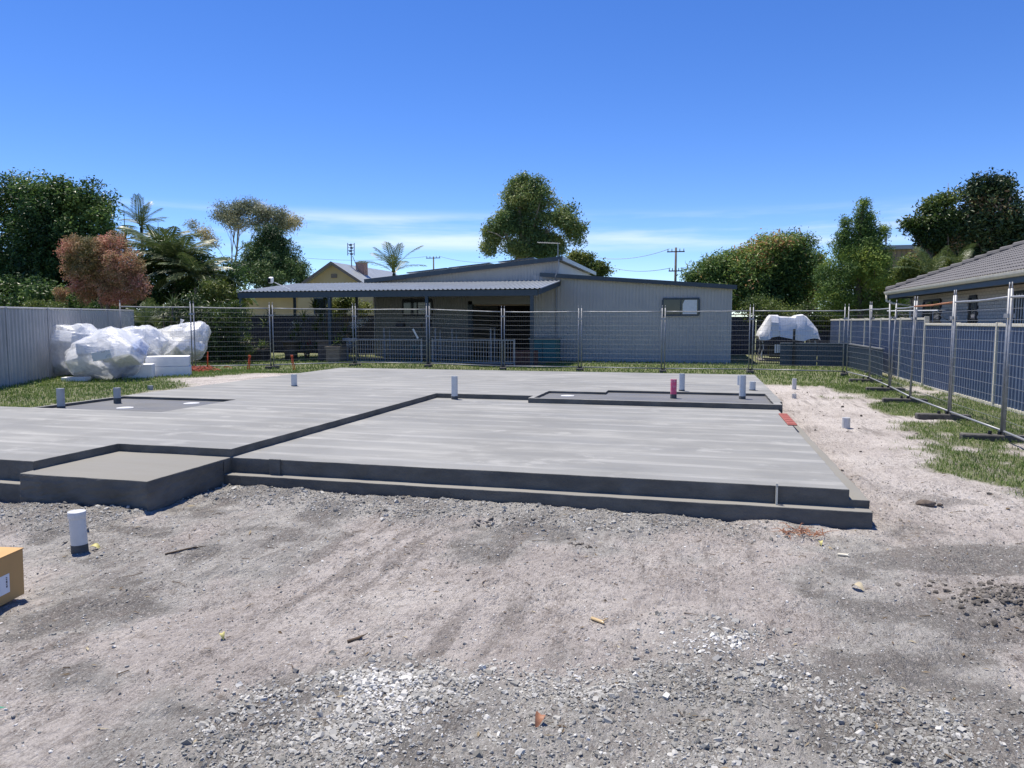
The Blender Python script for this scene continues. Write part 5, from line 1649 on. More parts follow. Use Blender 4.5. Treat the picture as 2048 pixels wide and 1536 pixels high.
g = on_ground
def gp(u, v, Y): return (float(at(u, v, Y)[0]), Y, 0.0)


rosette("dracaena_plant", "tall dracaena with spiky heads before the cream wall under the verandah", "plant", gp(645, 640, 29.5), [(-0.35, 0, 2.25), (0.25, 0.1, 2.55), (0.05, -0.2, 1.7)], 0.65, 34, LF['shrub'], 1)
rosette("dracaena_plant", "dracaena with low spiky head left of the verandah's second post", "plant", gp(612, 640, 28.2), [(-0.1, 0, 1.75), (0.4, 0.1, 1.3), (-0.4, 0, 1.2)], 0.65, 34, LF['shrub'], 2)
rosette("cordyline_plant", "glossy strap-leaved plant between the two wire panels left of the pergola", "plant", gp(335, 640, 24.0), [(-0.2, 0, 1.9), (0.3, 0, 1.6), (0.1, 0.2, 2.3), (-0.5, 0, 1.4)], 0.6, 26, LF['palm'], 3)
rosette("cordyline_plant", "strap-leaved plant in the bed by the pergola corner", "plant", gp(530, 640, 28.0), [(0, 0, 1.5), (0.3, 0, 1.9)], 0.6, 28, LF['shrub'], 4)
rosette("dracaena_plant", "bushy dracaena beside the verandah's third post", "plant", gp(690, 640, 28.6), [(0, 0, 1.15), (0.35, 0, 0.95), (-0.3, 0, 0.85)], 0.6, 30, LF['shrub'], 5)


def pot(name, label, x, y, r, h, mat, square=False, z=None):
    z = gz(x, y) if z is None else z
    t = thing(name, label, "pot", (x, y, z))
    if square:
        mb = MB().prism([(-r * .85, -r * .85, 0), (r * .85, -r * .85, 0), (r * .85, r * .85, 0), (-r * .85, r * .85, 0)], (0, 0, h))
        mb.build("pot_body", mat, t, bevel=0.02, local=True)
        MB().prism([(-r * .95, -r * .95, h - 0.08), (r * .95, -r * .95, h - 0.08), (r * .95, r * .95, h - 0.08), (-r * .95, r * .95, h - 0.08)], (0, 0, 0.09)).build("rim", mat, t, local=True)
    else:
        MB().tube([(0, 0, 0), (0, 0, h * 0.5), (0, 0, h - 0.08), (0, 0, h - 0.079), (0, 0, h)], [r * 0.72, r * 0.9, r, r * 1.1, r * 1.1], 14).build("pot_body", mat, t, True, local=True)
    MB().tube([(0, 0, h), (0, 0, h + 0.012)], r * 0.85, 12).build("potting_soil", M['clod'], t, local=True)
    return z + h


pots = [("planter_box", "square timber-brown planter nearest the pergola corner", (492, 700), 26.0, 0.34, 0.75, 'pot', True, 11, 'shrub'),
        ("planter_box", "dark low planter right of the pergola corner planter", (522, 712), 25.9, 0.32, 0.5, 'pot_dk', True, 12, 'shrub'),
        ("plant_pot", "tall brown pot right of the orange stakes", (582, 700), 27.4, 0.32, 0.80, 'pot', False, 13, 'shrub'),
        ("planter_box", "brown planter box beside the balustrade's left post", (656, 690), 27.2, 0.36, 0.85, 'pot', True, 14, 'shrub'),
        ("planter_box", "wide grey planter under the second verandah post", (672, 705), 26.4, 0.34, 0.62, 'timber', True, 15, 'shrub')]
for nm, lb, (u, v), Y, r_, h_, mt, sq, sd, lm in pots:
    X_ = float(at(u, v, Y)[0]); zt = pot(nm, lb, X_, Y, r_, h_, M[mt], sq)
    rosette("potted_plant", "spiky plant in the " + lb, "plant", (X_, Y, zt), [(0, 0, 0.05), (0.12, 0.05, 0.12)], 0.42, 20, LF[lm], sd, 0.02)
rosette("bromeliad", "crimson-centred bromeliad clump on the lawn edge under the verandah", "plant", (float(at(616, 690, 27.6)[0]), 27.6, 0.35), [(0, 0, 0.2), (0.35, 0, 0.25), (-0.4, 0, 0.2)], 0.5, 24, LF['palm'], 31)
rosette("bromeliad_flower", "crimson flower spike in the bromeliad clump", "flower", (float(at(616, 690, 27.5)[0]), 27.5, 0.5), [(0, 0, 0.2), (0.12, 0, 0.25)], 0.26, 14, LF['red_fl'], 32)
# frangipani flowers: white clusters by the third wire panel
for k, (u, v, Y, n) in enumerate(((712, 650, 28.8, 60), (730, 642, 29.0, 70), (590, 652, 28.4, 40), (700, 690, 28.0, 40))):
    c = at(u, v, Y)
    me_ = crown_mesh("petals", [(c[0], c[1], c[2], 0.30, 0.2, 0.16)], n, 0.085, 0.7, 300 + k, m=6, off=tuple(c), solid=0.2)
    t = thing("white_flowers", "cluster of white flowers %s" % ("beside the third verandah post", "left of the shed wall", "above the tall brown pot", "low down by the balustrade plate")[k], "flowers", tuple(c))
    link("petals", me_, LF['white_fl'], t)
    MB().tube([(c[0], c[1], c[2]), (c[0] + 0.05, c[1] + 0.02, c[2] * 0.5), (c[0], c[1], 0.0)], [0.008, 0.014, 0.02], 5).build("stalk", M['bark'], t)
# ------------------------------------------------------------------ plumbing stubs
def pipe(label, x, y, h, r=0.055, mat='pvc', z=None, cap=False, splash=0.0, lean=(0, 0), lower=None):
    z = gz(x, y) if z is None else z
    t = thing("pipe_stub", label, "pipe", (x, y, z), "plumbing stubs")
    top = (lean[0] * h, lean[1] * h, h)
    n = 20
    mb = MB()
    vs = []; fs = []
    for i, (f, rr) in enumerate(((-0.05, r), (1.0, r), (1.0, r), (1.0, r * 0.86), (1.0, r * 0.86), (0.80, r * 0.86))):
        for k in range(n):
            a = 2 * math.pi * k / n
            vs.append((top[0] * f + rr * math.cos(a), top[1] * f + rr * math.sin(a), h * f))
    for i in (0, 2, 4):
        for k in range(n):
            fs.append((i * n + k, i * n + (k + 1) % n, (i + 1) * n + (k + 1) % n, (i + 1) * n + k))
    mb.add(vs, fs); o = mb.build("pipe_wall", M[mat], t, False, local=True)
    sm = [True] * (2 * n) + [True] * n; o.data.polygons.foreach_set("use_smooth", [i < n or i >= 2 * n for i in range(3 * n)])
    if cap:
        MB().tube([(top[0], top[1], h - 0.045), (top[0], top[1], h + 0.006)], r * 1.09, n).build("end_cap", M[mat], t, True, bevel=0.004, local=True)
    else:
        MB().tube([(top[0], top[1], h - 0.012), (top[0], top[1], h - 0.004)], r * 0.855, n).build("cover_disc", M['pvc'], t, local=True)
    if splash:
        MB().tube([(0, 0, -0.03), (top[0] * splash * 0.9, top[1] * splash * 0.9, h * splash * 0.85), (top[0] * splash, top[1] * splash, h * splash)], [r * 1.06, r * 1.03, r * 1.008], n, False).build("cement_smear", M['cement'], t, True, local=True)


REC = ZM - 0.045
pipe("white pipe stub nearest the camera, standing in bare sandy ground", -4.42, 4.37, 0.30, 0.056, 'pvc', None, True, 0.20, (-0.06, 0.02))
pipe("grey pipe stub at the slab's left edge beside the lawn", -9.75, 9.42, 0.31, 0.058, 'pvc_grey', REC, False, 0.10)
pipe("grey pipe stub at the back corner of the left wet area", -9.40, 10.2, 0.26, 0.056, 'pvc_grey', REC, False, 0.35)
pipe("short grey pipe stub in the lawn in front of the foam blocks", *on_ground(301, 781)[:2], 0.10, 0.055, 'pvc_grey')
pipe("pipe stub alone on the far left of the house slab", -8.02, 13.42, 0.24, 0.06, 'pvc', ZM, False, 0.06)
pipe("tall white pipe stub in the step corner at the back of the garage floor", -4.27, 12.55, 0.42, 0.058, 'pvc', ZG_, False, 0.14)
pipe("pink-sprayed pipe stub in the right wet area", -0.43, 13.3, 0.34, 0.054, 'pvc_pink', REC, False, 0.22)
pipe("white pipe stub just behind the pink one", -0.31, 14.28, 0.33, 0.056, 'pvc', ZM, False, 0.08)
pipe("white pipe stub near the right end of the right wet area", 0.75, 13.5, 0.42, 0.056, 'pvc', REC, False, 0.12)
pipe("short wide pipe stub behind the right end of the wet area", 1.0, 14.75, 0.17, 0.06, 'pvc', ZM, False, 0.1)
pipe("low pipe end just behind the right wet area pipe", 0.82, 15.9, 0.20, 0.05, 'pvc', ZM)
pipe("small pipe stub in the sand past the slab's back right corner", 2.33, 19.6, 0.27, 0.055, 'pvc', None)
pipe("short pipe stub in pink sand right of the slab", 2.30, 12.63, 0.17, 0.062, 'pvc', None)
pipe("small pipe stub rising at the slab's right side", 2.05, 17.2, 0.10, 0.05, 'pvc', None)
for (u, v, lb) in ((250, 816, "white round floor waste cover near the front of the left wet area"), (383, 807, "white round floor waste cover at the right of the left wet area"), (1135, 792, "white round floor waste cover in the right wet area")):
    p = at_z(u, v, REC)
    t = thing("drain_cover", lb, "drain cover", (p[0], p[1], REC), "floor waste covers")
    MB().tube([(0, 0, 0.0), (0, 0, 0.006)], 0.125, 24).build("disc", M['white'], t, local=True)
    MB().tube([(0, 0, 0.006), (0, 0, 0.010)], 0.095, 24).build("raised_centre", M['white'], t, local=True)
# red plastic former let into the slab's right edge
rb = thing("edge_former", "flat red plastic former along the slab's right edge", "former", (1.30, 11.0, 0.2))
MB().box((1.18, 10.45, 0.301), (1.30, 11.70, 0.318)).build("tray", M['redfoam'], rb, bevel=0.006)
for k in range(6): MB().box((1.19, 10.52 + 0.21 * k, 0.318), (1.29, 10.535 + 0.21 * k, 0.322)).build("rib", M['redfoam'], rb)
st = thing("string_peg", "slim pale peg standing against the front edge of the garage slab", "peg", (0.665, 6.53, 0.145))
MB().box((0.655, 6.515, 0.13), (0.672, 6.530, 0.33)).build("peg_shaft", M['cream_trim'], st)
MB().tube([(0.664, 6.51, 0.30), (0.664, 6.535, 0.30)], 0.006, 6).build("nail", M['galv'], st)

# ------------------------------------------------------------------ cardboard box
bx = thing("cardboard_box", "brown cardboard carton with white label at the lower left edge", "box", (-4.165, 3.30, gz(-3.9, 3.3) + 0.01), None, 0.0)
bx.rotation_euler = (0, 0.02, math.radians(12)); BASE[bx.name] = (Vector(bx.location), 0)
MB().box((-0.22, -0.24, 0.0), (0.20, 0.20, 0.285)).build("carton", M['card'], bx, bevel=0.004, local=True)
MB().box((-0.23, -0.245, 0.2865), (-0.012, 0.203, 0.291)).build("flap", M['card'], bx, local=True)
MB().box((-0.008, -0.245, 0.2865), (0.203, 0.203, 0.291)).build("flap", M['card'], bx, local=True)
MB().box((-0.04, -0.247, 0.2918), (0.02, 0.206, 0.2928)).build("tape", M['tape'], bx, local=True)
lb_ = MB().box((0.2005, -0.10, 0.06), (0.2015, 0.075, 0.175)).build("shipping_label", M['paper'], bx, local=True)
for k, (z0, z1) in enumerate(((0.095, 0.108), (0.112, 0.118), (0.122, 0.137), (0.141, 0.148), (0.152, 0.158))):
    MB().box((0.2017, 0.045, z0), (0.2020, 0.057, z1)).build("print_mark", M['ink'], lb_, local=True)


# ------------------------------------------------------------------ bags of foam offcuts
def foam_bag(label, c, R, seed, blocks=9, blue=False, tilt=0.0):
    """foam blocks stuffed in a film sack; the sack is stretched over their corners"""
    r = random.Random(seed)
    c = Vector(c)
    t = thing("foam_bag", label, "bag", c, "bags of foam offcuts")
    pts = []
    for k in range(blocks):
        a = 2 * math.pi * k / blocks + r.uniform(-.3, .3)
        h = r.uniform(0.15, 0.85) if k else 0.8
        rad = 0.48 * math.sin(math.pi * min(0.95, max(0.15, h)))
        p = Vector((math.cos(a) * rad * R[0], math.sin(a) * rad * R[1], h * R[2]))
        s = (r.uniform(0.35, 0.70), r.uniform(0.30, 0.50), r.uniform(0.20, 0.36))
        rot = Matrix.Rotation(r.uniform(0, 3), 3, 'Z') @ Matrix.Rotation(r.uniform(-.8, .8), 3, 'X') @ Matrix.Rotation(r.uniform(-.7, .7), 3, 'Y')
        zz = max((rot @ Vector((i * s[0], j * s[1], l * s[2])) / 2).z for i in (-1, 1) for j in (-1, 1) for l in (-1, 1))
        p.z = max(p.z, zz + 0.03); p.z = min(p.z, R[2] - zz * 0.4)
        mb = MB().obox(p, s, rot)
        mb.build("foam_block", M['foam_blue'] if blue and k in (1, 2) else M['foam'], t, bevel=0.008, local=True)
        for i in (-1, 1):
            for j in (-1, 1):
                for l in (-1, 1):
                    pts.append(p + rot @ Vector((i * s[0], j * s[1], l * s[2])) * 0.53)
    for k in range(12):
        d = Vector((r.gauss(0, 1), r.gauss(0, 1), r.gauss(0, 1))).normalized()
        pts.append(Vector((d.x * R[0] * 0.50, d.y * R[1] * 0.50, max(0.01, R[2] * (0.46 + d.z * 0.46)))))
    bm = bmesh.new()
    vs = [bm.verts.new((p.x, p.y, max(0.01, p.z))) for p in pts]
    res = bmesh.ops.convex_hull(bm, input=vs)
    bmesh.ops.delete(bm, geom=list({g_ for g_ in res["geom_interior"] + res["geom_unused"] if isinstance(g_, bmesh.types.BMVert)}), context='VERTS')
    for _ in range(3):
        bmesh.ops.subdivide_edges(bm, edges=[e for e in bm.edges if e.calc_length() > 0.09], cuts=1, use_grid_fill=True)
        bmesh.ops.triangulate(bm, faces=bm.faces)
    for _ in range(1): bmesh.ops.smooth_vert(bm, verts=bm.verts, factor=0.3, use_axis_x=True, use_axis_y=True, use_axis_z=True)
    bm.normal_update()
    cen = Vector((0, 0, R[2] * 0.45))
    for v in bm.verts:
        w = v.co
        # sags between the blocks, fine gathers across it
        n1 = float(vnoise(w.x * 1.0 + w.z * 0.6, w.y + w.z * 0.4, 0.24, seed)) - 0.5
        n2 = float(vnoise(w.x * 2.0 - w.z * 1.4, w.y * 2 + w.z, 0.10, seed + 5)) - 0.5
        v.co += (w - cen).normalized() * (0.09 * n1 + 0.006 + 0.045 * n2)
        v.co.z = max(0.012, v.co.z)
    # gathered neck
    me_ = bpy.data.meshes.new("film"); bm.to_mesh(me_); bm.free()
    o = link("film", me_, M['film'], t)
    me_.polygons.foreach_set("use_smooth", [True] * len(me_.polygons))
    k = r.uniform(0, 6)
    nk = Vector((math.cos(k) * 0.15, math.sin(k) * 0.15, R[2] * 0.97))
    MB().tube([nk - Vector((0, 0, 0.1)), nk + Vector((0.02, 0, 0.03)), nk + Vector((0.05, 0.02, 0.13))], [0.09, 0.03, 0.07], 9, False).build("gathered_neck", M['film'], t, True, local=True)
    return t


def bag_at(u, v, label, w, d, h, seed, blue=False, dz=0.0, n=9):
    p = on_ground(u, v)
    foam_bag(label, (p[0], p[1], p[2] + dz - 0.02), (w, d, h), seed, n, blue)


bag_at(158, 752, "leftmost bulging plastic bag of white foam blocks against the grey fence", 1.75, 1.3, 1.28, 3, n=14)
bag_at(216, 759, "front plastic bag of foam blocks with a blue sack showing inside", 1.55, 1.2, 1.18, 8, True, n=13)
bag_at(278, 748, "middle plastic bag of foam blocks between the blue one and the rightmost", 1.25, 1.1, 1.25, 15, n=11)
p4 = on_ground(356, 737)
foam_bag("rightmost and tallest plastic bag of foam blocks, resting on loose blocks", (p4[0], p4[1] + 0.2, p4[2] + 0.18), (1.85, 1.4, 1.40), 27, 15)
for k, (u, v, w, d, h, rz, lb) in enumerate(((340, 751, 1.05, 0.7, 0.26, 0.62, "lower loose white foam block in front of the rightmost bag"),
                                            (338, 744, 1.05, 0.7, 0.26, 0.60, "upper loose white foam block stacked in front of the rightmost bag"),
                                            (276, 756, 0.75, 0.45, 0.36, 0.55, "loose white foam block in front of the middle bag"),
                                            (153, 762, 0.55, 0.35, 0.10, 0.35, "thin grey-white foam offcut lying before the leftmost bag"))):
    p = on_ground(u, 751 if k == 1 else v)
    t = thing("foam_slab", lb, "foam block", (p[0], p[1], p[2] + (0.265 if k == 1 else 0.0)), "loose foam blocks", rz)
    MB().box((-w / 2, -d / 2, 0), (w / 2, d / 2, h)).build("block", M['foam'], t, bevel=0.012, local=True)
# orange netting beside the bags, orange stakes
net = thing("orange_netting", "crumpled orange barrier netting on the grass beside the rightmost bag", "netting", tuple(on_ground(398, 744)))
mb = MB(); r = random.Random(4)
for k in range(70):
    p0 = Vector((r.gauss(0, 0.30), r.gauss(0, 0.15), r.uniform(0.0, 0.14)))
    p1 = p0 + Vector((r.uniform(-.3, .3), r.uniform(-.12, .12), r.uniform(-.06, .06)))
    p1.z = max(0.0, p1.z)
    mb.tube([p0, p0.lerp(p1, 0.5) + Vector((0, 0, 0.04)), p1], 0.009, 4)
mb.build("mesh_strands", M['orange_net'], net, local=True, kind="stuff")
for u, v, h, tl, lb in ((497, 742, 0.46, 0.12, "orange plastic stake left of the wire fence foot"), (588, 741, 0.46, -0.14, "orange plastic stake right of the wire fence foot"), (415, 741, 0.55, 0.06, "thin orange stake beside the rightmost foam bag")):
    p = on_ground(u, v)
    t = thing("marker_stake", lb, "stake", tuple(p), "orange marker stakes")
    w = 0.035 if u != 415 else 0.014
    for s in (-1, 1):
        MB().tube([(s * w - tl * 0.2, 0, -0.03), (s * w * 0.7 + tl * h * 0.6, 0, h * 0.55), (s * w * 0.5 + tl * h, 0, h)], 0.013, 6).build("leg", M['orange'], t, True, local=True)
    MB().obox((tl * h, 0, h + 0.01), (0.09 if w > 0.02 else 0.04, 0.03, 0.07), (0, 0, 0)).build("head", M['orange'], t, bevel=0.01, local=True)
    MB().obox((tl * h * 0.55, 0, h * 0.55), (w * 1.6, 0.02, 0.04), (0, 0, 0)).build("rung", M['orange'], t, local=True)

# ------------------------------------------------------------------ wheelie bins
def bin_(u, v, Y, label, lid):
    p = at(u, v, Y); x, z = float(p[0]), gz(float(p[0]), Y)
    t = thing("wheelie_bin", label, "bin", (x, Y, z), "wheelie bins")
    H = 1.0
    MB().add([(-.22, -.24, 0.08), (.22, -.24, 0.08), (.22, .22, 0.08), (-.22, .22, 0.08), (-.29, -.34, H), (.29, -.34, H), (.29, .34, H), (-.29, .34, H)],
             [(0, 3, 2, 1), (4, 5, 6, 7), (0, 1, 5, 4), (1, 2, 6, 5), (2, 3, 7, 6), (3, 0, 4, 7)]).build("bin_body", M['bin'], t, bevel=0.03, local=True)
    MB().add([(-.31, -.37, H + .003), (.31, -.37, H + .003), (.31, .36, H + .003), (-.31, .36, H + .003), (-.27, -.33, H + .05), (.27, -.33, H + .05), (.27, .34, H + .10), (-.27, .34, H + .10)],
             [(0, 3, 2, 1), (4, 5, 6, 7), (0, 1, 5, 4), (1, 2, 6, 5), (2, 3, 7, 6), (3, 0, 4, 7)]).build("bin_lid", M[lid], t, bevel=0.02, local=True)
    MB().tube([(-.26, .40, H - .02), (.26, .40, H - .02)], 0.018, 6).build("handle", M['bin'], t, local=True)
    for s in (-.24, .24):
        MB().tube([(s - .03, .26, .10), (s + .03, .26, .10)], .10, 12).build("wheel", M['black'], t, local=True)


bin_(252, 690, 20.9, "wheelie bin with yellow lid behind the foam bags", 'lid_y')
bin_(298, 690, 21.4, "wheelie bin with green lid behind the foam bags", 'lid_g')

# ------------------------------------------------------------------ covered swing and dark screens by the back right
sw = thing("covered_swing", "garden swing under a white tarpaulin beside the shed", "garden swing", (3.7, 34.0, 0))
xs = np.linspace(0, 1, 19); ysn = np.linspace(0, 1, 13)
V = []; r = random.Random(9)
P_ = lambda u, v, y: at(u, v, y)
prof_u = [1515, 1517, 1526, 1537, 1540, 1554, 1557, 1575, 1587, 1590, 1603, 1610, 1622, 1631, 1636]
prof_v = [672, 664, 649, 632, 630, 630, 633, 634, 633, 630, 629, 633, 646, 659, 676]
rows = [(33.2, 0.0), (33.24, 0.3), (33.30, 0.65), (33.42, 0.95), (33.6, 1.0), (34.4, 0.99), (34.9, 0.97), (35.2, 0.7), (35.4, 0.0)]
for (Y_, f) in rows:
    for k, (u, v) in enumerate(zip(prof_u, prof_v)):
        vb = 676 + 4 * math.sin(k * 0.9) + (4 if k > 9 else 0)
        a = at(u, vb + (v - vb) * f, 34.0)
        V.append((a[0], Y_ + 0.05 * math.sin(k * 1.7 + f * 5), a[2] + (0.03 * math.sin(k * 2.1) if 0 < f < 1 else 0)))
n = len(prof_u); F = []
for i in range(len(rows) - 1):
    for k in range(n - 1):
        F.append((i * n + k, i * n + k + 1, (i + 1) * n + k + 1, (i + 1) * n + k))
o = MB().add(V, F).build("tarpaulin", M['tarp'], sw, True)
md = o.modifiers.new("crease", 'EDGE_SPLIT'); md.split_angle = math.radians(24)
for xx in (2.62, 4.75):
    for yy in (33.45, 35.2):
        MB().tube([(xx, yy, 0.9), (xx + 0.05, yy, 0.55), (xx - 0.03, yy, 0.25), (xx + 0.04, yy, 0.04)], 0.03, 7).build("leg", M['white'], sw, True)
MB().box((2.95, 33.6, 0.16), (4.5, 34.9, 0.62)).build("seat", M['black'], sw, bevel=0.03)
MB().box((2.5, 33.2, -0.02), (4.9, 35.5, 0.05)).build("base_pad", M['path'], sw)
MB().prism([(3.1, 33.35, 0.35), (3.95, 33.35, 0.42), (3.95, 33.35, 0.72), (3.1, 33.35, 0.72)], (0, 0.03, 0)).build("hanging_flap", M['tarp'], sw)

pf = thing("pool_fence", "black barred pool fence with dark solid panels beside the shed", "fence", (2.9, 29.2, 0))
xa, xb, xc = float(at(1500, 700, 29.2)[0]), float(at(1560, 700, 29.2)[0]), float(at(1712, 700, 29.2)[0])
for zz in (0.12, 0.86):
    MB().box((xa, 29.17, zz), (xb - 0.02, 29.21, zz + 0.035)).build("rail", M['black'], pf)
nb = 13
for k in range(nb):
    xx = xa + (xb - xa) * (k + 0.5) / nb
    MB().box((xx - 0.009, 29.18, 0.155), (xx + 0.009, 29.20, 0.86)).build("bar", M['black'], pf)
np_ = 2
for k in range(np_):
    x0, x1 = xb + (xc - xb) * k / np_, xb + (xc - xb) * (k + 1) / np_ - 0.02
    mb = MB(); ribbed(mb, (x0, 29.2), (x1, 29.2), 0.05, 0.88, 0.085, 0.02, 0.01, -1); mb.build("screen_panel", M['fascia_bl'], pf)
    MB().box((x0, 29.16, 0.882), (x1, 29.24, 0.91)).build("cap_rail", M['galv'], pf)
xp = float(at(1589, 650, 29.1)[0])
MB().box((xp - 0.04, 29.06, 0), (xp + 0.04, 29.14, 1.42)).build("post", M['black'], pf)
# side screen returning beside the blue fence
ss = thing("side_screen", "low dark screen returning in front of the blue fence", "screen", (5.3, 29.2, 0))
mb = MB(); ribbed(mb, (5.32, 24.0), (5.32, 29.1), 0.02, 0.86, 0.17, 0.05, 0.02, 1); mb.build("screen_panel", M['fascia_bl'], ss)
MB().box((5.28, 24.0, 0.862), (5.36, 29.1, 0.90)).build("cap_rail", M['galv'], ss)

# washing line behind the blue fence
cl = thing("washing_line", "white-framed washing line rack between blue fence and brick house", "washing line", (6.2, 21.5, 0))
c0, c1 = at_x(1775, 622, 6.15), at_x(1877, 621, 6.15)
MB().tube([c0, c1], 0.022, 6).build("front_bar", M['white'], cl)
for k in range(5):
    f = 0.1 + 0.2 * k
    a = Vector(c0).lerp(Vector(c1), f); MB().tube([a, a + Vector((0.75, 0, 0.03))], 0.007, 4).build("arm", M['galv'], cl)
for k in range(4):
    d = Vector((0.18 * (k + 1), 0, 0.0)); MB().tube([Vector(c0) + d, Vector(c1) + d], 0.004, 4).build("line", M['wire'], cl)
for f in (0.15, 0.85):
    a = Vector(c0).lerp(Vector(c1), f); MB().tube([a + Vector((0.05, 0, 0)), (a.x + 0.78, a.y, a.z - 0.45)], 0.012, 5).build("strut", M['galv'], cl)
    MB().tube([(a.x + 0.1, a.y, a.z), (a.x + 0.1, a.y, 0)], 0.02, 5).build("leg", M['galv'], cl)

# ------------------------------------------------------------------ power poles and lines
def power_pole(label, u, vt, Y, arms):
    a = at(u, vt, Y); x = float(a[0]); H = float(a[2])
    t = thing("power_pole", label, "pole", (x, Y, 0), "power poles")
    MB().tube([(x, Y, 0), (x, Y, H)], [0.13, 0.085], 8).build("pole_shaft", M['pole'], t, True)
    for zo, w in arms:
        MB().box((x - w, Y - 0.16, H - zo - 0.045), (x + w, Y - 0.112, H - zo + 0.045)).build("cross_arm", M['pole'], t)
        for s in (-0.9, -0.45, 0.45, 0.9):
            MB().tube([(x + s * w, Y - 0.14, H - zo + 0.047), (x + s * w, Y - 0.14, H - zo + 0.24)], [0.045, 0.03], 6).build("insulator", M['galv'], t)
    return Vector((x, Y, H))


pA = power_pole("distant timber power pole beside the palm over the shed", 867, 513, 85, ((0.2, 0.9),))
pB = power_pole("timber power pole right of the shed roof against the sky", 1352, 495, 62, ((0.35, 0.7), (1.9, 0.55)))
def wire(a, b, sag, label):
    a, b = Vector(a), Vector(b)
    t = thing("power_line", label, "power line", tuple(a), "power lines")
    pts = [a.lerp(b, k / 14) - Vector((0, 0, sag * 4 * (k / 14) * (1 - k / 14))) for k in range(15)]
    MB().tube(pts, 0.018, 4, False).build("conductor", M['black'], t)


wire(pB + Vector((-0.5, -0.14, -0.1)), at(1175, 512, 64), 0.5, "power line sloping left from the right pole, upper")
wire(pB + Vector((-0.4, -0.14, -1.65)), at(1205, 530, 66), 0.4, "power line sloping left from the right pole, lower")
wire(pB + Vector((0.4, -0.14, -1.65)), at(1480, 512, 64), 0.3, "power line leaving the right pole to the right")
wire(pA + Vector((0.8, -0.14, 0.0)), at(1010, 522, 80), 0.4, "power line leaving the distant pole to the right")
wire(pA + Vector((-0.8, -0.14, 0.0)), at(600, 515, 88), 0.4, "power line leaving the distant pole to the left")
wire(at(600, 544, 88), at(765, 546, 88), 0.2, "lower power line crossing behind the cream gable")

# ------------------------------------------------------------------ litter on the ground
rl_ = np.random.default_rng(77)
n = 1500
lx = rl_.uniform(-5.2, 3.3, n); ly = rl_.uniform(2.3, 9.5, n)
ok = ~(((lx > -4.75) & (lx < 1.45) & (ly > 6.38)) | ((lx <= -4.7) & (ly > 5.3)))
lx, ly = lx[ok], ly[ok]; n = len(lx)
C = np.column_stack([lx, ly, ground_height(lx, ly) + 0.006])
D = unit(np.column_stack([rl_.normal(size=n), rl_.normal(size=n), rl_.normal(0, 0.12, n)]))
N_ = unit(np.column_stack([rl_.normal(0, .3, n), rl_.normal(0, .3, n), np.ones(n)]))
ln = rl_.uniform(0.012, 0.05, n) * (1 + (rl_.random(n) < 0.06) * 1.0)
V, F = leaf_cards(C, D, N_, ln, ln * rl_.uniform(0.06, 0.35, n))
o = link("leaf_litter", np_mesh("leaf_litter", V, F, tint=np.repeat(np.clip(rl_.beta(1.1, 1.8, n), 0, 1), 4)), LF['dry'])
tag(o, "scraps of dry leaf and bark scattered over the bare ground", "litter", kind="stuff")
mb = MB(); r = random.Random(5)
for k in range(150):
    x, y = r.uniform(-5, 3.3), r.uniform(2.4, 9.5)
    if (-4.8 < x < 1.5 and y > 6.3) or (x <= -4.7 and y > 5.2): continue
    a = r.uniform(0, 6.3); L = r.uniform(0.03, 0.13)
    p0 = Vector((x, y, gz(x, y) + 0.004)); x2, y2 = x + math.cos(a) * L, y + math.sin(a) * L
    xm, ym = (x + x2) / 2 + r.uniform(-.02, .02), (y + y2) / 2 + r.uniform(-.02, .02)
    mb.tube([p0, (xm, ym, gz(xm, ym) + 0.008), (x2, y2, gz(x2, y2) + 0.004)], [0.0028, 0.0024, 0.001], 4)
o = mb.build("twig_litter", M['twig']); tag(o, "thin dark twigs lying about the bare ground", "litter", kind="stuff")


def twig(label, u0, v0, u1, v1, rad, mat='twig'):
    a, b = on_ground(u0, v0), on_ground(u1, v1)
    a = Vector((a[0], a[1], gz(a[0], a[1]) + rad)); b = Vector((b[0], b[1], gz(b[0], b[1]) + rad)); m_ = a.lerp(b, 0.5) + Vector((0.02, 0, 0)); m_.z = gz(m_.x, m_.y) + rad
    t = thing("twig", label, "twig", tuple(a)); MB().tube([a, m_, b], [rad, rad * 1.1, rad * 0.5], 6).build("stick", M[mat], t, True)
    s = m_.lerp(b, 0.3); MB().tube([m_, s + Vector((0.03, 0.04, 0.012))], [rad * 0.6, rad * 0.2], 5).build("side_shoot", M[mat], t, True)


twig("long dark twig on the sand right of the nearest pipe", 330, 1110, 412, 1095, 0.006)
twig("short dark bark strip in the middle of the bare ground", 695, 1290, 725, 1280, 0.009)
twig("small pale wood sliver on the bare ground right of centre", 1183, 1237, 1208, 1250, 0.010, 'tape')
twig("pale short stick on the grey patch by the slab's right corner", 1676, 1112, 1698, 1118, 0.010, 'cream_trim')


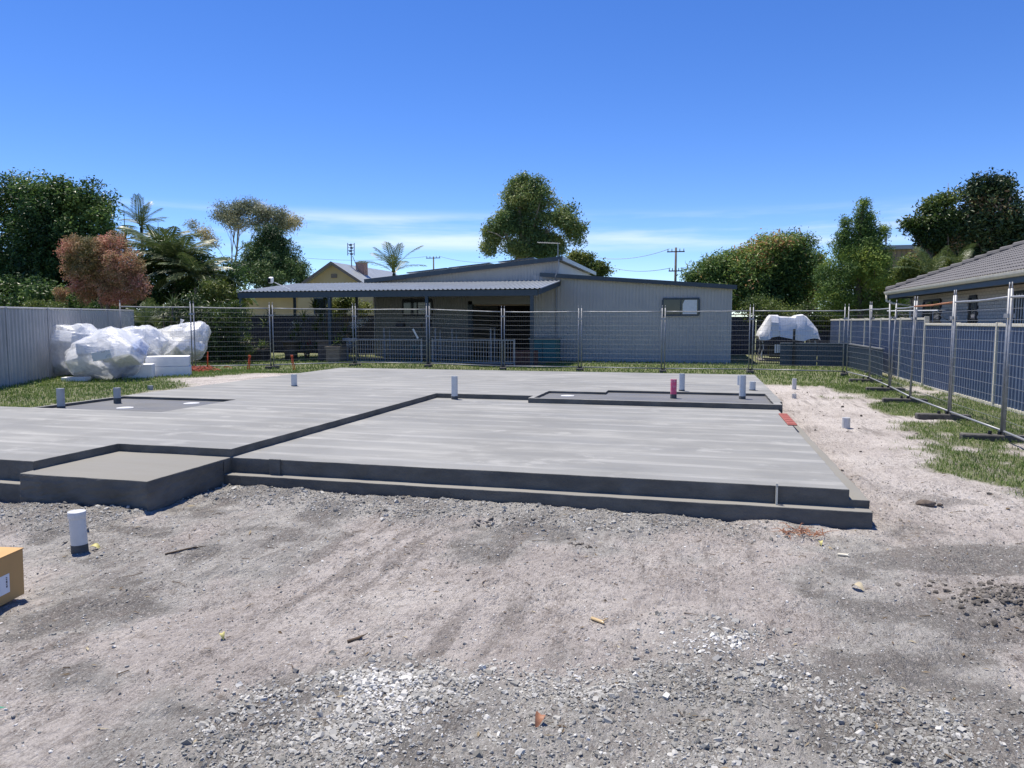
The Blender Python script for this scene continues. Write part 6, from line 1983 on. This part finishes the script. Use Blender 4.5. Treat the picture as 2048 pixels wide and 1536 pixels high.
def curled_leaf(label, u, v, L, tint, seed, up=0.02):
    p = on_ground(u, v); r = random.Random(seed)
    base = Vector((p[0], p[1], gz(p[0], p[1]) + 0.008))
    t = thing("fallen_leaf", label, "leaf", tuple(base))
    V, F = [], []
    n = 6
    for i in range(n + 1):
        f = i / n; w = 0.28 * L * math.sin(math.pi * (0.05 + 0.9 * f))
        z = up * math.sin(math.pi * f) * 1.2
        V += [(L * (f - .5), -w, z + w * 0.6), (L * (f - .5), 0, z), (L * (f - .5), w, z + w * 0.5)]
        if i: a = 3 * (i - 1); F += [(a, a + 3, a + 4, a + 1), (a + 1, a + 4, a + 5, a + 2)]
    o = link("leaf_blade", np_mesh("leaf_blade", np.array(V), np.array(F), True), tint, t); o.rotation_euler = (r.uniform(-.3, .3), r.uniform(-.3, .3), r.uniform(0, 6))
    MB().tube([(L * .45, 0, 0), (L * .8, .01, 0.005)], 0.0018, 4).build("leaf_stalk", M['twig'], t, local=True)


M['leaf_or'] = paint("orange_dead_leaf", (0.34, 0.15, 0.075), 0.6, 0.3, 30)
M['leaf_ye'] = paint("yellow_dead_leaf", (0.50, 0.45, 0.16), 0.6, 0.25, 30)
M['leaf_br'] = paint("tan_dead_leaf", (0.42, 0.36, 0.24), 0.7, 0.25, 30)
curled_leaf("orange-brown curled leaf lying on the front gravel", 1078, 1460, 0.075, M['leaf_or'], 1, 0.03)
curled_leaf("yellow leaf beside the foot of the nearest pipe", 190, 1098, 0.085, M['leaf_ye'], 2)
curled_leaf("tan leaf on the grey ground right of centre", 1715, 1187, 0.09, M['leaf_br'], 3)
curled_leaf("pale leaf scrap left of the gravel", 446, 1287, 0.05, M['leaf_ye'], 4)
curled_leaf("tiny yellow leaf by the orange twigs at the slab corner", 1641, 1087, 0.06, M['leaf_ye'], 5)
oh = thing("root_tangle", "tangle of orange-brown roots in front of the slab's right end", "roots", tuple(on_ground(1605, 1072)))
mb = MB(); r = random.Random(12)
for k in range(38):
    a = r.uniform(0, 6.3); p0 = Vector((r.gauss(0, .09), r.gauss(0, .05), r.uniform(0.0, .05))); d = Vector((math.cos(a), math.sin(a) * .6, r.uniform(-.1, .35)))
    L = r.uniform(.06, .2); mb.tube([p0, p0 + d * L * .5 + Vector((0, 0, .015)), p0 + d * L + Vector((0, 0, -.01))], [.004, .003, .001], 4)
mb.build("roots", M['leaf_or'], oh, local=True, kind="stuff")
gs = thing("green_strap", "green plastic strap end at the left edge of the foreground", "strap", tuple(on_ground(10, 1423)))
MB().obox((-0.05, 0, 0.012), (0.22, 0.012, 0.004), (0.1, 0, 0.10)).build("band", M['lid_g'], gs, local=True)
MB().obox((0.045, 0.01, 0.014), (0.03, 0.016, 0.008), (0, 0, 0.1)).build("buckle", M['black'], gs, local=True)
sb = thing("dirt_lump", "brown lump of soil on the sand right of the slab corner", "soil lump", tuple(on_ground(1852, 1012)))
V, F = clump(0, 2, 41, 0.16, 0.5); me_ = np_mesh("lump", V * 0.085 + np.array([0, 0, 0.02]), F, True, None); link("lump", me_, M['clod'], sb)
V, F = clump(0, 1, 43, 0.2, 0.6); link("crumb", np_mesh("crumb", V * 0.03 + np.array([0.12, 0.02, 0.015]), F, True, None), M['clod'], sb)
for o in list(SC.objects):
    if o.type == 'MESH' and o.data and not o.data.materials: o.data.materials.append(M['white'])
